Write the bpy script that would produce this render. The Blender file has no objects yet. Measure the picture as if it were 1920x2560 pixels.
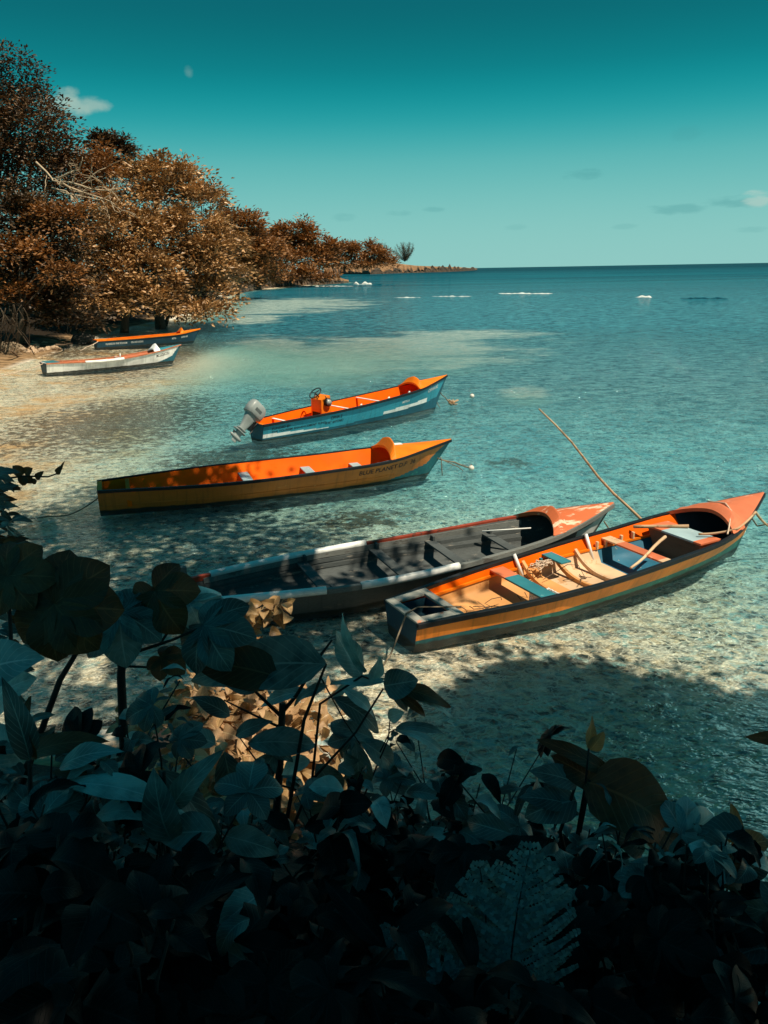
import bpy, math, random
import numpy as np
from mathutils import Vector, Matrix, noise as mnoise

SC = bpy.context.scene
COL = SC.collection
RNG = np.random.default_rng(7)
random.seed(7)

# ------------------------------------------------------------------ camera
CAM_H, FPX = 5.5, 1923.0
PITCH, ROLL = math.radians(17.5), math.radians(1.02)
fwd = np.array([0, math.cos(PITCH), -math.sin(PITCH)])
_r0 = np.array([1.0, 0, 0]); _u0 = np.cross(_r0, fwd)
rgt = _r0 * math.cos(ROLL) - _u0 * math.sin(ROLL)
upv = _u0 * math.cos(ROLL) + _r0 * math.sin(ROLL)
EYE = np.array([0, 0, CAM_H])
cam = bpy.data.cameras.new('camera')
cam.sensor_fit = 'VERTICAL'; cam.sensor_height = 36.0; cam.lens = FPX / 2560 * 36
cam.clip_start = 0.1; cam.clip_end = 120000
camo = bpy.data.objects.new('camera', cam); COL.objects.link(camo)
camo.matrix_world = Matrix(((rgt[0], upv[0], -fwd[0], 0), (rgt[1], upv[1], -fwd[1], 0),
                            (rgt[2], upv[2], -fwd[2], CAM_H), (0, 0, 0, 1)))
SC.camera = camo


def ray(px, py):
    return fwd + rgt * (px - 960) / FPX - upv * (py - 1280) / FPX


def un(px, py, z=0.0):                       # survey point of the photo on the level z
    d = ray(px, py); return EYE + d * ((z - CAM_H) / d[2])


def at(px, py, Y):                           # survey point of the photo at ground distance Y
    d = ray(px, py); return EYE + d * (Y / d[1])


def proj(p):
    q = np.asarray(p, float) - EYE; Z = q @ fwd
    return 960 + FPX * (q @ rgt) / Z, 1280 - FPX * (q @ upv) / Z, Z


# ------------------------------------------------------------------ sun, sky, exposure
SUN_EL, SUN_AZ = math.radians(60), math.atan2(0.85, -0.53)      # azimuth from +Y towards +X
sdir = np.array([math.sin(SUN_AZ) * math.cos(SUN_EL), math.cos(SUN_AZ) * math.cos(SUN_EL), math.sin(SUN_EL)])
sun = bpy.data.lights.new('sun', 'SUN'); sun.energy = 5.0; sun.angle = math.radians(0.5); sun.color = (1, 0.87, 0.68)
suno = bpy.data.objects.new('sun', sun); COL.objects.link(suno)
suno.rotation_euler = Vector(sdir).to_track_quat('Z', 'Y').to_euler()
SC.view_settings.view_transform = 'Standard'; SC.view_settings.look = 'None'
SC.view_settings.exposure = 0.3; SC.view_settings.gamma = 1


class NT:
    def __init__(s, tree): s.t = tree; s.n = tree.nodes; s.l = tree.links

    def new(s, kind, ins=None, **kw):
        n = s.n.new(kind)
        for k, v in kw.items(): setattr(n, k, v)
        for k, v in (ins or {}).items():
            if isinstance(v, bpy.types.NodeSocket): s.l.new(v, n.inputs[k])
            else: n.inputs[k].default_value = v
        return n

    def math(s, op, a, b=0.0, c=0.0, clamp=False):
        n = s.new('ShaderNodeMath', {0: a, 1: b, 2: c}, operation=op); n.use_clamp = clamp; return n.outputs[0]

    def vmath(s, op, a, b=(0, 0, 0)):
        n = s.new('ShaderNodeVectorMath', {0: a, 1: b}, operation=op)
        return n.outputs['Value'] if op in ('DOT_PRODUCT', 'LENGTH', 'DISTANCE') else n.outputs[0]

    def mix(s, f, a, b, blend='MIX'):
        n = s.new('ShaderNodeMix', data_type='RGBA', blend_type=blend)
        for i, v in ((0, f), (6, a), (7, b)):
            if isinstance(v, bpy.types.NodeSocket): s.l.new(v, n.inputs[i])
            else: n.inputs[i].default_value = (tuple(v) + (1,))[:4] if i else v
        return n.outputs[2]

    def ramp(s, f, stops, interp='LINEAR'):
        n = s.new('ShaderNodeValToRGB', {0: f}); r = n.color_ramp; r.interpolation = interp
        while len(r.elements) < len(stops): r.elements.new(0.5)
        for e, (p, c) in zip(r.elements, stops):
            e.position = p; e.color = (c if hasattr(c, '__len__') else (c, c, c)) [:3] + (1,) if hasattr(c, '__len__') else (c, c, c, 1)
        return n.outputs[0]

    def smooth(s, x, a, b):
        n = s.new('ShaderNodeMapRange', {0: x, 1: a, 2: b, 3: 0.0, 4: 1.0}, interpolation_type='SMOOTHSTEP'); return n.outputs[0]

    def noise(s, vec, scale, detail=3, rough=0.5, dist=0.0):
        return s.new('ShaderNodeTexNoise', {'Vector': vec, 'Scale': scale, 'Detail': detail, 'Roughness': rough, 'Distortion': dist}).outputs['Fac']


world = bpy.data.worlds.new('World'); SC.world = world; world.use_nodes = True
w = NT(world.node_tree); w.n.clear()
geo = w.new('ShaderNodeTexCoord').outputs['Generated']
sky = w.new('ShaderNodeTexSky', sky_type='NISHITA', sun_disc=False, sun_elevation=SUN_EL, sun_rotation=SUN_AZ)
sep = w.new('ShaderNodeSeparateXYZ', {0: geo})
# the teal air of the photo: pale at the horizon, darkest partway up, brightened overhead to fill the shade
grad = w.ramp(sep.outputs[2], [(0.0, (.24, .49, .46)), (0.06, (.19, .46, .435)), (0.12, (.085, .38, .375)), (0.165, (.004, .285, .31)),
                               (0.215, (.0005, .165, .19)), (0.285, (.0005, .085, .104)), (0.45, (.003, .118, .175)), (0.7, (.004, .115, .18)), (1.0, (.004, .10, .15))], 'B_SPLINE')
grad10 = w.vmath('MULTIPLY', grad, (10, 10, 10))
tinted = w.vmath('MULTIPLY', sky.outputs[0], (0.25, 0.75, 0.62))
skyc = w.mix(0.05, grad10, tinted)
# small fair-weather clouds at fixed bearings
cn = w.noise(w.vmath('MULTIPLY', geo, (1, 1, 1.7)), 26, 5, 0.6)
cn2 = w.noise(w.vmath('MULTIPLY', geo, (1, 1, 4)), 34, 4, 0.55)


def cloud(px, py, rx, ry, col, strength, nz, lo=.42, hi=.72):
    global skyc
    d = ray(px, py); d = d / np.linalg.norm(d)
    h = np.array([d[1], -d[0], 0]); h /= np.linalg.norm(h); v = np.cross(h, d)
    off = w.vmath('SUBTRACT', geo, tuple(d))
    a = w.math('DIVIDE', w.vmath('DOT_PRODUCT', off, tuple(h)), rx / FPX)
    b = w.math('DIVIDE', w.vmath('DOT_PRODUCT', off, tuple(v)), ry / FPX)
    r2 = w.math('ADD', w.math('MULTIPLY', a, a), w.math('MULTIPLY', b, b))
    m = w.math('SUBTRACT', 1.0, r2, clamp=True)
    m = w.math('ADD', w.math('MULTIPLY', m, 0.42), w.math('MULTIPLY', nz, 0.75))
    m = w.math('MULTIPLY', w.smooth(m, lo + .1, hi + .1), w.math('GREATER_THAN', 1.0, r2))
    m = w.math('MULTIPLY', m, strength * (1.0 if col[0] > .1 else .6))
    skyc = w.mix(m, skyc, tuple(c * 10 for c in col))


CW, CD = (.28, .42, .37), (.05, .245, .255)
for a_ in [(150, 268, 75, 34, CW, .75, cn), (195, 262, 75, 26, CW, .75, cn), (172, 245, 36, 28, CW, .8, cn), (472, 178, 16, 20, CW, .3, cn, .52, .95),
          (1460, 436, 70, 16, CD, .5, cn2), (1690, 524, 95, 16, CD, .55, cn2), (1840, 505, 90, 20, CD, .6, cn2), (1895, 496, 50, 24, (.33, .5, .45), .8, cn2),
          (860, 543, 45, 14, CD, .3, cn2), (1000, 533, 45, 10, CD, .3, cn2), (1085, 523, 40, 12, CD, .4, cn2), (1290, 567, 40, 10, CD, .22, cn2),
          (1870, 575, 60, 10, CD, .3, cn2), (1560, 566, 40, 9, CD, .25, cn2), (1720, 335, 50, 22, CD, .25, cn)]:
    cloud(*a_)
bg = w.new('ShaderNodeBackground', {'Color': skyc, 'Strength': 0.1})
w.l.new(bg.outputs[0], w.new('ShaderNodeOutputWorld').inputs[0])

# ------------------------------------------------------------------ helpers
MATS = {}


def mat(name):
    m = bpy.data.materials.new(name); m.use_nodes = True; m.node_tree.nodes.clear()
    MATS[name] = m; return m, NT(m.node_tree)


def finish(t, shader, disp=None):
    o = t.new('ShaderNodeOutputMaterial'); t.l.new(shader, o.inputs[0])


def bump(t, h, strength=0.3, dist=0.02):
    return t.new('ShaderNodeBump', {'Height': h, 'Strength': strength, 'Distance': dist}).outputs[0]


def paint(name, col, wear=None, amount=0.3, rough=0.45, scale=5.0, stretch=(1, 1, 1), grain=0.0, spec=0.4, wl=False):
    """boat paint: colour drift, chips of an older coat, slight unevenness"""
    m, t = mat(name)
    oc = t.new('ShaderNodeTexCoord').outputs['Object']
    v = t.vmath('MULTIPLY', oc, stretch)
    n1 = t.noise(v, scale, 6, 0.65); n2 = t.noise(v, scale * 0.35, 3)
    c = t.mix(t.smooth(n2, 0.3, 0.7), tuple(x * 0.78 for x in col), tuple(min(1, x * 1.08) for x in col))
    if wear: c = t.mix(t.smooth(n1, 0.72 - amount * 0.45, 0.76 - amount * 0.45), c, wear)
    h = n1
    sc0 = t.noise(t.vmath('MULTIPLY', oc, (1.5, 6, 9)), 2.6, 5, .72)
    c = t.mix(t.math('MULTIPLY', t.smooth(sc0, .60, .70), .35), c, tuple(x * .55 + .03 for x in col))
    if wl:                                                          # weed at the waterline, run-down streaks and scuffs
        z = t.new('ShaderNodeSeparateXYZ', {0: oc}).outputs[2]
        st = t.noise(t.vmath('MULTIPLY', oc, (9, 1, .7)), 1.0, 4, .65); sc = t.noise(t.vmath('MULTIPLY', oc, (1.2, 4, 14)), 2.2, 5, .7)
        c = t.mix(t.math('MULTIPLY', t.smooth(st, .50, .72), .45), c, tuple(x * .4 + .006 for x in col))
        c = t.mix(t.math('MULTIPLY', t.smooth(sc, .66, .74), .6), c, tuple(min(1, x * 1.7 + .03) for x in col))
        c = t.mix(t.smooth(t.math('SUBTRACT', t.math('MULTIPLY', n1, .09), z), -.01, .03), c, (.026, .024, .016))
    if grain:
        g = t.noise(t.vmath('MULTIPLY', oc, (2, 40, 40)), 3, 4, 0.7)
        c = t.mix(t.math('MULTIPLY', t.smooth(g, 0.35, 0.65), grain), c, tuple(x * 0.35 for x in col)); h = g
    p = t.new('ShaderNodeBsdfPrincipled', {'Base Color': c, 'Roughness': t.math('ADD', t.math('MULTIPLY', n1, 0.35), rough - 0.15),
                                           'Specular IOR Level': spec, 'Normal': bump(t, h, 0.25, 0.01)})
    finish(t, p.outputs[0]); return m


def leafmat(name, c1, c2, rough=0.45, trans=0.25, tcol=None, vein=0.0, spec=0.4, zone=0.0):
    m, t = mat(name)
    rnd = t.new('ShaderNodeNewGeometry').outputs['Random Per Island']
    uv = t.new('ShaderNodeUVMap').outputs[0]
    s = t.new('ShaderNodeSeparateXYZ', {0: uv})
    c = t.mix(t.smooth(rnd, 0.1, 0.9), c1, c2)
    if zone:                                                        # younger and older boughs differ in colour
        zn = t.noise(t.new('ShaderNodeNewGeometry').outputs['Position'], .42, 4, .6)
        c = t.mix(t.math('MULTIPLY', t.smooth(zn, .56, .42), zone), c, tuple(x * .34 for x in c1))
    ins = {'Roughness': rough, 'Specular IOR Level': spec}
    if vein:
        av = t.math('ABSOLUTE', t.math('SUBTRACT', s.outputs[1], 0.5))
        mid = t.math('SUBTRACT', 1.0, t.smooth(av, 0.008, 0.03))
        wv = t.math('SINE', t.math('MULTIPLY', t.math('SUBTRACT', s.outputs[0], t.math('MULTIPLY', av, 0.55)), 62.0))
        lat = t.smooth(wv, 0.8, 1.0)
        blot = t.noise(t.new('ShaderNodeTexCoord').outputs['Object'], 7, 5, 0.6)
        c = t.mix(t.smooth(blot, 0.35, 0.75), c, tuple(x * 0.55 for x in c1))
        c = t.mix(t.math('MULTIPLY', t.math('MAXIMUM', mid, t.math('MULTIPLY', lat, 0.45)), vein), c, tuple(min(1, x * 2.2 + .01) for x in c2))
        ins['Normal'] = bump(t, t.math('ADD', t.math('MULTIPLY', lat, -0.6), t.math('MULTIPLY', blot, 0.6)), 0.5, 0.006)
    ins['Base Color'] = c
    p = t.new('ShaderNodeBsdfPrincipled', ins)
    tr = t.new('ShaderNodeBsdfTranslucent', {'Color': t.mix(1.0, c, tcol or (1.4, 1.2, .7), 'MULTIPLY')})
    mx = t.new('ShaderNodeMixShader', {0: trans, 1: p.outputs[0], 2: tr.outputs[0]})
    finish(t, mx.outputs[0]); return m


def tag(o, label=None, cat=None, group=None, kind=None):
    for k, v in (('label', label), ('category', cat), ('group', group), ('kind', kind)):
        if v: o[k] = v
    return o


def empty(name, loc, label, cat, group=None, rz=0.0):
    o = bpy.data.objects.new(name, None); COL.objects.link(o); o.empty_display_size = 0.3
    o.location = Vector([float(x) for x in loc]); o.rotation_euler = (0, 0, rz)
    return tag(o, label, cat, group)


class MB:
    """mesh builder with per-face materials"""
    def __init__(s): s.v = []; s.f = []; s.m = []; s.mats = []; s.sm = []

    def mi(s, m):
        m = MATS[m] if isinstance(m, str) else m
        if m not in s.mats: s.mats.append(m)
        return s.mats.index(m)

    def add(s, verts, faces, m, smooth=True):
        b = len(s.v); s.v += [tuple(float(c) for c in p) for p in verts]
        k = s.mi(m)
        for f in faces: s.f.append([b + i for i in f]); s.m.append(k); s.sm.append(smooth)

    def box(s, c, d, m, R=None, bev=0.0):
        c = np.array(c, float); h = np.array(d, float) / 2
        P = [np.array([x, y, z]) * h for x in (-1, 1) for y in (-1, 1) for z in (-1, 1)]
        if R is not None: P = [R @ p for p in P]
        s.add([c + p for p in P], [(0, 1, 3, 2), (4, 6, 7, 5), (0, 4, 5, 1), (2, 3, 7, 6), (0, 2, 6, 4), (1, 5, 7, 3)], m, False)

    def tube(s, pts, rad, m, sides=6, cap=True):
        pts = [np.array(p, float) for p in pts]; n = len(pts)
        if np.isscalar(rad): rad = [rad] * n
        V = []; ref = None
        for i in range(n):
            tdir = pts[min(i + 1, n - 1)] - pts[max(i - 1, 0)]; tdir /= np.linalg.norm(tdir) + 1e-9
            if ref is None:
                ref = np.array([0, 0, 1.0]) if abs(tdir[2]) < 0.9 else np.array([1.0, 0, 0])
            a = ref - tdir * (ref @ tdir); a /= np.linalg.norm(a) + 1e-9; ref = a; b = np.cross(tdir, a)
            V += [pts[i] + rad[i] * (math.cos(2 * math.pi * k / sides) * a + math.sin(2 * math.pi * k / sides) * b) for k in range(sides)]
        F = [(i * sides + k, i * sides + (k + 1) % sides, (i + 1) * sides + (k + 1) % sides, (i + 1) * sides + k) for i in range(n - 1) for k in range(sides)]
        if cap: F += [tuple(reversed(range(sides))), tuple(range((n - 1) * sides, n * sides))]
        s.add(V, F, m)

    def grid(s, P, m, smooth=True, flip=False, close=False):
        """P[i][j] points; m material or function(i, j)"""
        ni, nj = len(P), len(P[0]); b = len(s.v)
        s.v += [tuple(float(c) for c in q) for row in P for q in row]
        for i in range(ni - 1):
            for j in range(nj if close else nj - 1):
                j2 = (j + 1) % nj
                q = [b + i * nj + j, b + i * nj + j2, b + (i + 1) * nj + j2, b + (i + 1) * nj + j]
                s.f.append(q[::-1] if flip else q); s.m.append(s.mi(m(i, j) if callable(m) and not isinstance(m, bpy.types.Material) else m)); s.sm.append(smooth)

    def build(s, name, parent=None, loc=None, bevel=0.0):
        me = bpy.data.meshes.new(name); me.from_pydata(s.v, [], s.f)
        for m in s.mats: me.materials.append(m)
        me.polygons.foreach_set('material_index', s.m); me.polygons.foreach_set('use_smooth', s.sm); me.update()
        o = bpy.data.objects.new(name, me); COL.objects.link(o)
        if parent: o.parent = parent
        if loc is not None: o.location = Vector([float(x) for x in loc])
        if bevel:
            b = o.modifiers.new('bevel', 'BEVEL'); b.width = bevel; b.segments = 2; b.limit_method = 'ANGLE'
        return o


def npmesh(name, V, F, m, parent=None, UV=None, loc=None, smooth=True, midx=None):
    """V (n,3), F (k,3|4) ints"""
    me = bpy.data.meshes.new(name); k = F.shape[1]
    if loc is not None: V = V - np.asarray(loc)
    me.vertices.add(len(V)); me.vertices.foreach_set('co', V.astype(np.float32).ravel())
    me.loops.add(F.size); me.loops.foreach_set('vertex_index', F.astype(np.int32).ravel())
    me.polygons.add(len(F)); me.polygons.foreach_set('loop_start', np.arange(0, F.size, k, dtype=np.int32))
    me.polygons.foreach_set('use_smooth', np.full(len(F), smooth))
    for mm in (m if isinstance(m, (list, tuple)) else [m]): me.materials.append(MATS[mm] if isinstance(mm, str) else mm)
    if midx is not None: me.polygons.foreach_set('material_index', midx.astype(np.int32))
    if UV is not None:
        l = me.uv_layers.new(name='UVMap'); l.data.foreach_set('uv', UV[F.ravel()].astype(np.float32).ravel())
    me.update(calc_edges=True); me.validate()
    o = bpy.data.objects.new(name, me); COL.objects.link(o)
    if parent: o.parent = parent
    return o


def nrm(a): return a / (np.linalg.norm(a, axis=-1, keepdims=True) + 1e-9)


# diamond leaf folded along its midrib
LV = np.array([[0, 0, 0], [.45, .5, .1], [1, 0, 0], [.45, -.5, .1], [.5, 0, -.03]], float)
LF = np.array([[0, 4, 1], [1, 4, 2], [0, 3, 4], [4, 3, 2]])
LUV = np.array([[0, .5], [.45, 1], [1, .5], [.45, 0], [.5, .5]])


def scatter(pos, heading, normal, length, width):
    """leaf cards: arrays (n,3),(n,3),(n,3),(n,),(n,) -> V,F,UV"""
    X = nrm(heading); Z = normal - X * (normal * X).sum(1, keepdims=True); Z = nrm(Z); Yv = np.cross(Z, X)
    t = LV
    V = pos[:, None, :] + length[:, None, None] * (t[None, :, 0:1] * X[:, None, :] + t[None, :, 2:3] * Z[:, None, :]) \
        + width[:, None, None] * t[None, :, 1:2] * Yv[:, None, :]
    n = len(pos); F = (LF[None] + (np.arange(n) * len(t))[:, None, None]).reshape(-1, 3)
    return V.reshape(-1, 3), F, np.tile(LUV, (n, 1))


def blobs_to_leaves(blobs, n_clump, per, rc, ll, upbias=0.9, shell=0.62, rng=RNG, flat=0.5):
    """clumped leaves over ellipsoids (centre, radii); clumps sit as tiers on the outer shell with gaps"""
    vol = np.array([b[1][0] * b[1][2] for b in blobs]); cnt = np.maximum(3, (n_clump * vol / vol.sum())).astype(int)
    P, Hd, Nm, Ls = [], [], [], []
    for (c, r), k in zip(blobs, cnt):
        c = np.array(c, float); r = np.array(r, float)
        d = nrm(rng.normal(size=(k, 3))); d[:, 2] = np.where(d[:, 2] < -0.45, -d[:, 2], d[:, 2])
        rad = shell + (1.08 - shell) * rng.random(k) ** 0.6
        cc = c + d * r * rad[:, None]
        spray = rng.random(k) < .14; cc = np.where(spray[:, None], c + d * r * rng.uniform(1.08, 1.42, k)[:, None], cc)
        sc_ = 1.0 / (rc * 4.4); keep = np.array([mnoise.noise((q[0] * sc_, q[1] * sc_, q[2] * sc_ * 1.5)) for q in cc]) > -.04
        cc = cc[keep]; d = d[keep]; k = len(cc)
        out = nrm(d / r)
        for q, o, sz in zip(cc, out, rng.uniform(.6, 1.35, k)):
            m = max(4, int(per * sz))
            e = rng.normal(size=(m, 3)) * rc * sz; e[:, 2] *= flat
            P.append(q + e); h = e + rng.normal(size=(m, 3)) * rc * 0.5; h[:, 2] *= .4
            Hd.append(h + o * rc * .6)
            Nm.append(np.array([0, 0, upbias]) + o * 0.5 + rng.normal(size=(m, 3)) * 0.42)
            Ls.append(ll * rng.uniform(.65, 1.3, m))
    P = np.concatenate(P); L = np.concatenate(Ls)
    return P, np.concatenate(Hd), np.concatenate(Nm), L


def wob(a, b, n=7, amp=0.1, rng=RNG, sag=0.0):
    a = np.array(a, float); b = np.array(b, float); L = np.linalg.norm(b - a)
    out = []; o = rng.normal(size=3) * amp * L; o2 = rng.normal(size=3) * amp * L * .5
    for i in range(n):
        s = i / (n - 1)
        out.append(a + (b - a) * s + o * math.sin(math.pi * s) + o2 * math.sin(2 * math.pi * s) - np.array([0, 0, sag * 4 * s * (1 - s)]))
    return out

# ------------------------------------------------------------------ ground, sea bed and water
SHORE_PX = [(-60, 950), (0, 928), (60, 905), (120, 888), (235, 846), (330, 822), (440, 797), (520, 768), (570, 730), (660, 722), (760, 714), (868, 706)]
shore = [(60, 3.0), (12, 4.2), (6, 4.4), (3, 4.6), (1.2, 5.4), (0.2, 6.8), (-0.8, 8.3), (-2, 8.8), (-5, 8.3), (-9, 9), (-14, 13), (-20, 24), (-24, 36)]
shore += [tuple(un(*p)[:2]) for p in SHORE_PX[1:]]
shore += [(-25, 400), (-60, 480), (-70, 900), (-4000, 2500)]
shore = np.array(shore)
LANDPOLY = np.vstack([shore, [(-9000, 2500), (-9000, -3000), (3000, -3000), (3000, -40)]])


def shore_dist(x, y):
    p = np.stack([x, y], -1); best = np.full(x.shape, 1e9)
    for a, b in zip(shore[:-1], shore[1:]):
        d = b - a; s = np.clip(((p - a) @ d) / (d @ d), 0, 1)
        best = np.minimum(best, np.hypot(*(np.moveaxis(p - (a + s[..., None] * d), -1, 0))))
    ins = np.zeros(x.shape, bool); Q = LANDPOLY
    for i in range(len(Q)):
        (x1, y1), (x2, y2) = Q[i], Q[(i + 1) % len(Q)]
        if y1 == y2: continue
        c = ((y1 > y) != (y2 > y)) & (x < (x2 - x1) * (y - y1) / (y2 - y1) + x1); ins ^= c
    return np.where(ins, -best, best)


A_ = 11.0
gu = np.linspace(-1, 1, 230); GX = 60000 * np.sinh(A_ * gu) / math.sinh(A_)
gv = np.linspace(0, 1, 220); GY = -40 + 44 * np.minimum(gv * 220 / 18, 1) + 60000 * np.sinh(A_ * np.clip(gv - 18 / 220, 0, 1)) / math.sinh(A_)
gx, gy = np.meshgrid(GX, GY)
sd = shore_dist(gx, gy)
PALE = [((1180, 838), 200, 13), ((700, 762), 230, 16), ((640, 775), 120, 14), ((1000, 872), 340, 34), ((800, 905), 230, 34), ((640, 880), 160, 40), ((1150, 832), 160, 9), ((1120, 916), 90, 10), ((1310, 980), 70, 16), ((620, 800), 90, 10)]
pale = np.zeros_like(gx)
for (px, py), rx, ry in PALE:
    c = un(px, py); ex = un(px + rx, py); ey = un(px, py - ry)
    rX = abs(ex[0] - c[0]); rY = abs(ey[1] - c[1])
    pale = np.maximum(pale, np.exp(-(((gx - c[0]) / rX) ** 2 + ((gy - c[1]) / rY) ** 2) * 0.9))
WEED = [((300, 1030), 260, 60), ((470, 860), 130, 45), ((120, 880), 170, 16), ((600, 1120), 200, 30), ((1280, 1130), 60, 10), ((900, 1265), 120, 22)]
weed = np.zeros_like(gx)
for (px, py), rx, ry in WEED:
    c = un(px, py); ex = un(px + rx, py); ey = un(px, py - ry)
    weed = np.maximum(weed, np.exp(-(((gx - c[0]) / abs(ex[0] - c[0])) ** 2 + ((gy - c[1]) / abs(ey[1] - c[1])) ** 2)))
land_z = np.where(sd < 0, np.minimum(-sd * 0.10, 2.2), -np.minimum(0.05 * sd + 0.03, 0.34))
ii = np.arange(gx.size).reshape(gx.shape)
QF = np.stack([ii[:-1, :-1], ii[:-1, 1:], ii[1:, 1:], ii[1:, :-1]], -1).reshape(-1, 4)


def add_attr(o, name, a):
    t = o.data.attributes.new(name, 'FLOAT', 'POINT'); t.data.foreach_set('value', a.astype(np.float32).ravel())


m, t = mat('sea_floor')
pos = t.new('ShaderNodeNewGeometry').outputs['Position']
shr = t.new('ShaderNodeAttribute', attribute_name='shore').outputs['Fac']
plm = t.new('ShaderNodeAttribute', attribute_name='pale').outputs['Fac']
wdm = t.new('ShaderNodeAttribute', attribute_name='weed').outputs['Fac']
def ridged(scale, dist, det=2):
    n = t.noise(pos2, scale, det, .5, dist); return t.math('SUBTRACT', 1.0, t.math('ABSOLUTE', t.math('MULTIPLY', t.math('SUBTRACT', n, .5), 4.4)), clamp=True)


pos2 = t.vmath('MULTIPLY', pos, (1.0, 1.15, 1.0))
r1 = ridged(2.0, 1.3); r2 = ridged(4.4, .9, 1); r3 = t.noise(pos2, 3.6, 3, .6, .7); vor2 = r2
big = t.noise(pos, 0.28, 4, 0.6); med = t.noise(pos, 1.3, 5, 0.65)
sand = t.mix(t.smooth(med, .3, .7), (.60, .335, .135), (.90, .59, .30))
rub = t.mix(t.smooth(r3, .43, .57), (.022, .036, .04), (.64, .53, .37))
rub = t.mix(t.smooth(t.noise(pos2, 3.1, 3, .6, 1.2), .50, .66), rub, (.20, .42, .44))
rub = t.mix(t.smooth(shr, 9.0, 22.0), rub, t.mix(t.smooth(r3, .42, .58), (.004, .06, .09), (.12, .40, .44)))      # turtle grass and algae further out
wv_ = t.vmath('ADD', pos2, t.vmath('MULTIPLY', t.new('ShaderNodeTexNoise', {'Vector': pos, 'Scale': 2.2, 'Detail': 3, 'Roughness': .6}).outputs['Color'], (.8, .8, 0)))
caustic_web = t.math('SUBTRACT', 1.0, t.smooth(t.new('ShaderNodeTexVoronoi', {'Vector': wv_, 'Scale': 3.9}, feature='DISTANCE_TO_EDGE').outputs[0], .0, .12))
caustic = t.math('MAXIMUM', t.math('MULTIPLY', caustic_web, .9), t.math('MULTIPLY', .75, t.math('MAXIMUM', t.math('POWER', r1, 3.2), t.math('MULTIPLY', t.math('POWER', r2, 4.5), .85))))
rub = t.mix(t.math('MULTIPLY', caustic, t.math('ADD', .42, t.math('MULTIPLY', .58, t.smooth(t.math('ADD', t.math('MULTIPLY', med, .6), t.math('MULTIPLY', big, .4)), .38, .58)))), rub, (1.0, .96, .84))      # sun caustics painted into the bed colour as a pale web
sand = t.mix(t.math('MULTIPLY', caustic, .55), t.mix(t.math('MULTIPLY', t.smooth(r3, .56, .40), .35), sand, (.30, .155, .065)), (.92, .70, .44))
rubm = t.math('MULTIPLY', t.smooth(t.math('ADD', big, t.math('MULTIPLY', med, .5)), .52, .82), 0.9)
near_rub = t.math('MAXIMUM', t.math('SUBTRACT', 1.0, t.smooth(t.vmath('DISTANCE', pos, (2.0, 9.0, 0.0)), 9.0, 18.0)), t.smooth(shr, 7.0, 13.0))
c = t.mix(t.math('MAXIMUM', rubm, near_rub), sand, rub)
weedm = t.math('MULTIPLY', t.smooth(t.math('ADD', t.noise(pos, 2.8, 5, .7), t.math('MULTIPLY', wdm, .22)), .56, .66), t.smooth(wdm, .1, .5))
c = t.mix(t.math('MULTIPLY', weedm, .85), c, (.085, .05, .022))
c = t.mix(t.smooth(plm, .2, .7), c, (.66, .60, .48))
dry = t.math('SUBTRACT', 1.0, t.smooth(shr, -.8, .1))
c = t.mix(dry, c, t.mix(t.smooth(med, .35, .6), (.10, .06, .028), (.33, .21, .11)))
c = t.mix(t.math('SUBTRACT', 1.0, t.smooth(t.math('ADD', shr, t.math('MULTIPLY', big, 3.0)), -2.5, .0)), c, (.022, .015, .009))  # ground under the shore trees darkened, their shade put into its colour
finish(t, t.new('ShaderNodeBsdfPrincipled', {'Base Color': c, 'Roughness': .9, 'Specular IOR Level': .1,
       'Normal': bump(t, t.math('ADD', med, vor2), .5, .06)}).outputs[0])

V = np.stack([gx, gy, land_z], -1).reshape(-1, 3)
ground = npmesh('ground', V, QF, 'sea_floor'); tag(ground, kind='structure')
deepen = np.interp(gx, [-15, -3], [.42, 1.35]); deepen = deepen + (3.0 - deepen) * np.clip((gy - 52) / 40, 0, 1)
sde = np.where(sd > 0, sd * deepen, sd)                           # the beach shelves gently, the bank drops off faster
add_attr(ground, 'shore', np.clip(sde, -50, 400)); add_attr(ground, 'pale', pale); add_attr(ground, 'weed', weed)

m, t = mat('sea_water')
pos = t.new('ShaderNodeNewGeometry').outputs['Position']
shr = t.new('ShaderNodeAttribute', attribute_name='shore').outputs['Fac']
plm = t.new('ShaderNodeAttribute', attribute_name='pale').outputs['Fac']
rot = t.new('ShaderNodeMapping', {'Vector': pos, 'Rotation': (0, 0, math.radians(-18)), 'Scale': (1, 1.9, 1)}).outputs[0]
w1 = t.noise(rot, 1.1, 4, .6, .6); w2 = t.noise(rot, 3.3, 3, .55, 1.2); w3 = t.noise(rot, .12, 3, .5); w0 = t.noise(t.vmath('MULTIPLY', rot, (1, 1.7, 1)), .42, 3, .6, .5)
dist = t.vmath('LENGTH', pos)
hgt = t.math('ADD', t.math('ADD', t.math('MULTIPLY', w1, .55), t.math('MULTIPLY', w2, .30)), t.math('MULTIPLY', w3, 1.3))
nrmw = bump(t, hgt, 1.0, .62)
fres = t.new('ShaderNodeFresnel', {'IOR': 1.5, 'Normal': nrmw}).outputs[0]
fres = t.math('MINIMUM', fres, t.math('SUBTRACT', .50, t.math('MULTIPLY', t.smooth(dist, 30, 500), .40)))     # far chop hides the glancing mirror
deep = t.smooth(shr, 3.0, 60.0)
far_ = t.smooth(dist, 25, 110)
crest = t.math('ADD', t.math('MULTIPLY', w1, .5), t.math('ADD', t.math('MULTIPLY', w2, t.math('SUBTRACT', .5, t.math('MULTIPLY', far_, .35))), t.math('MULTIPLY', w0, t.math('MULTIPLY', far_, .35))))
crest = t.smooth(crest, .40, .60)  # ripple lights and darks painted into the water's body colour
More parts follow.
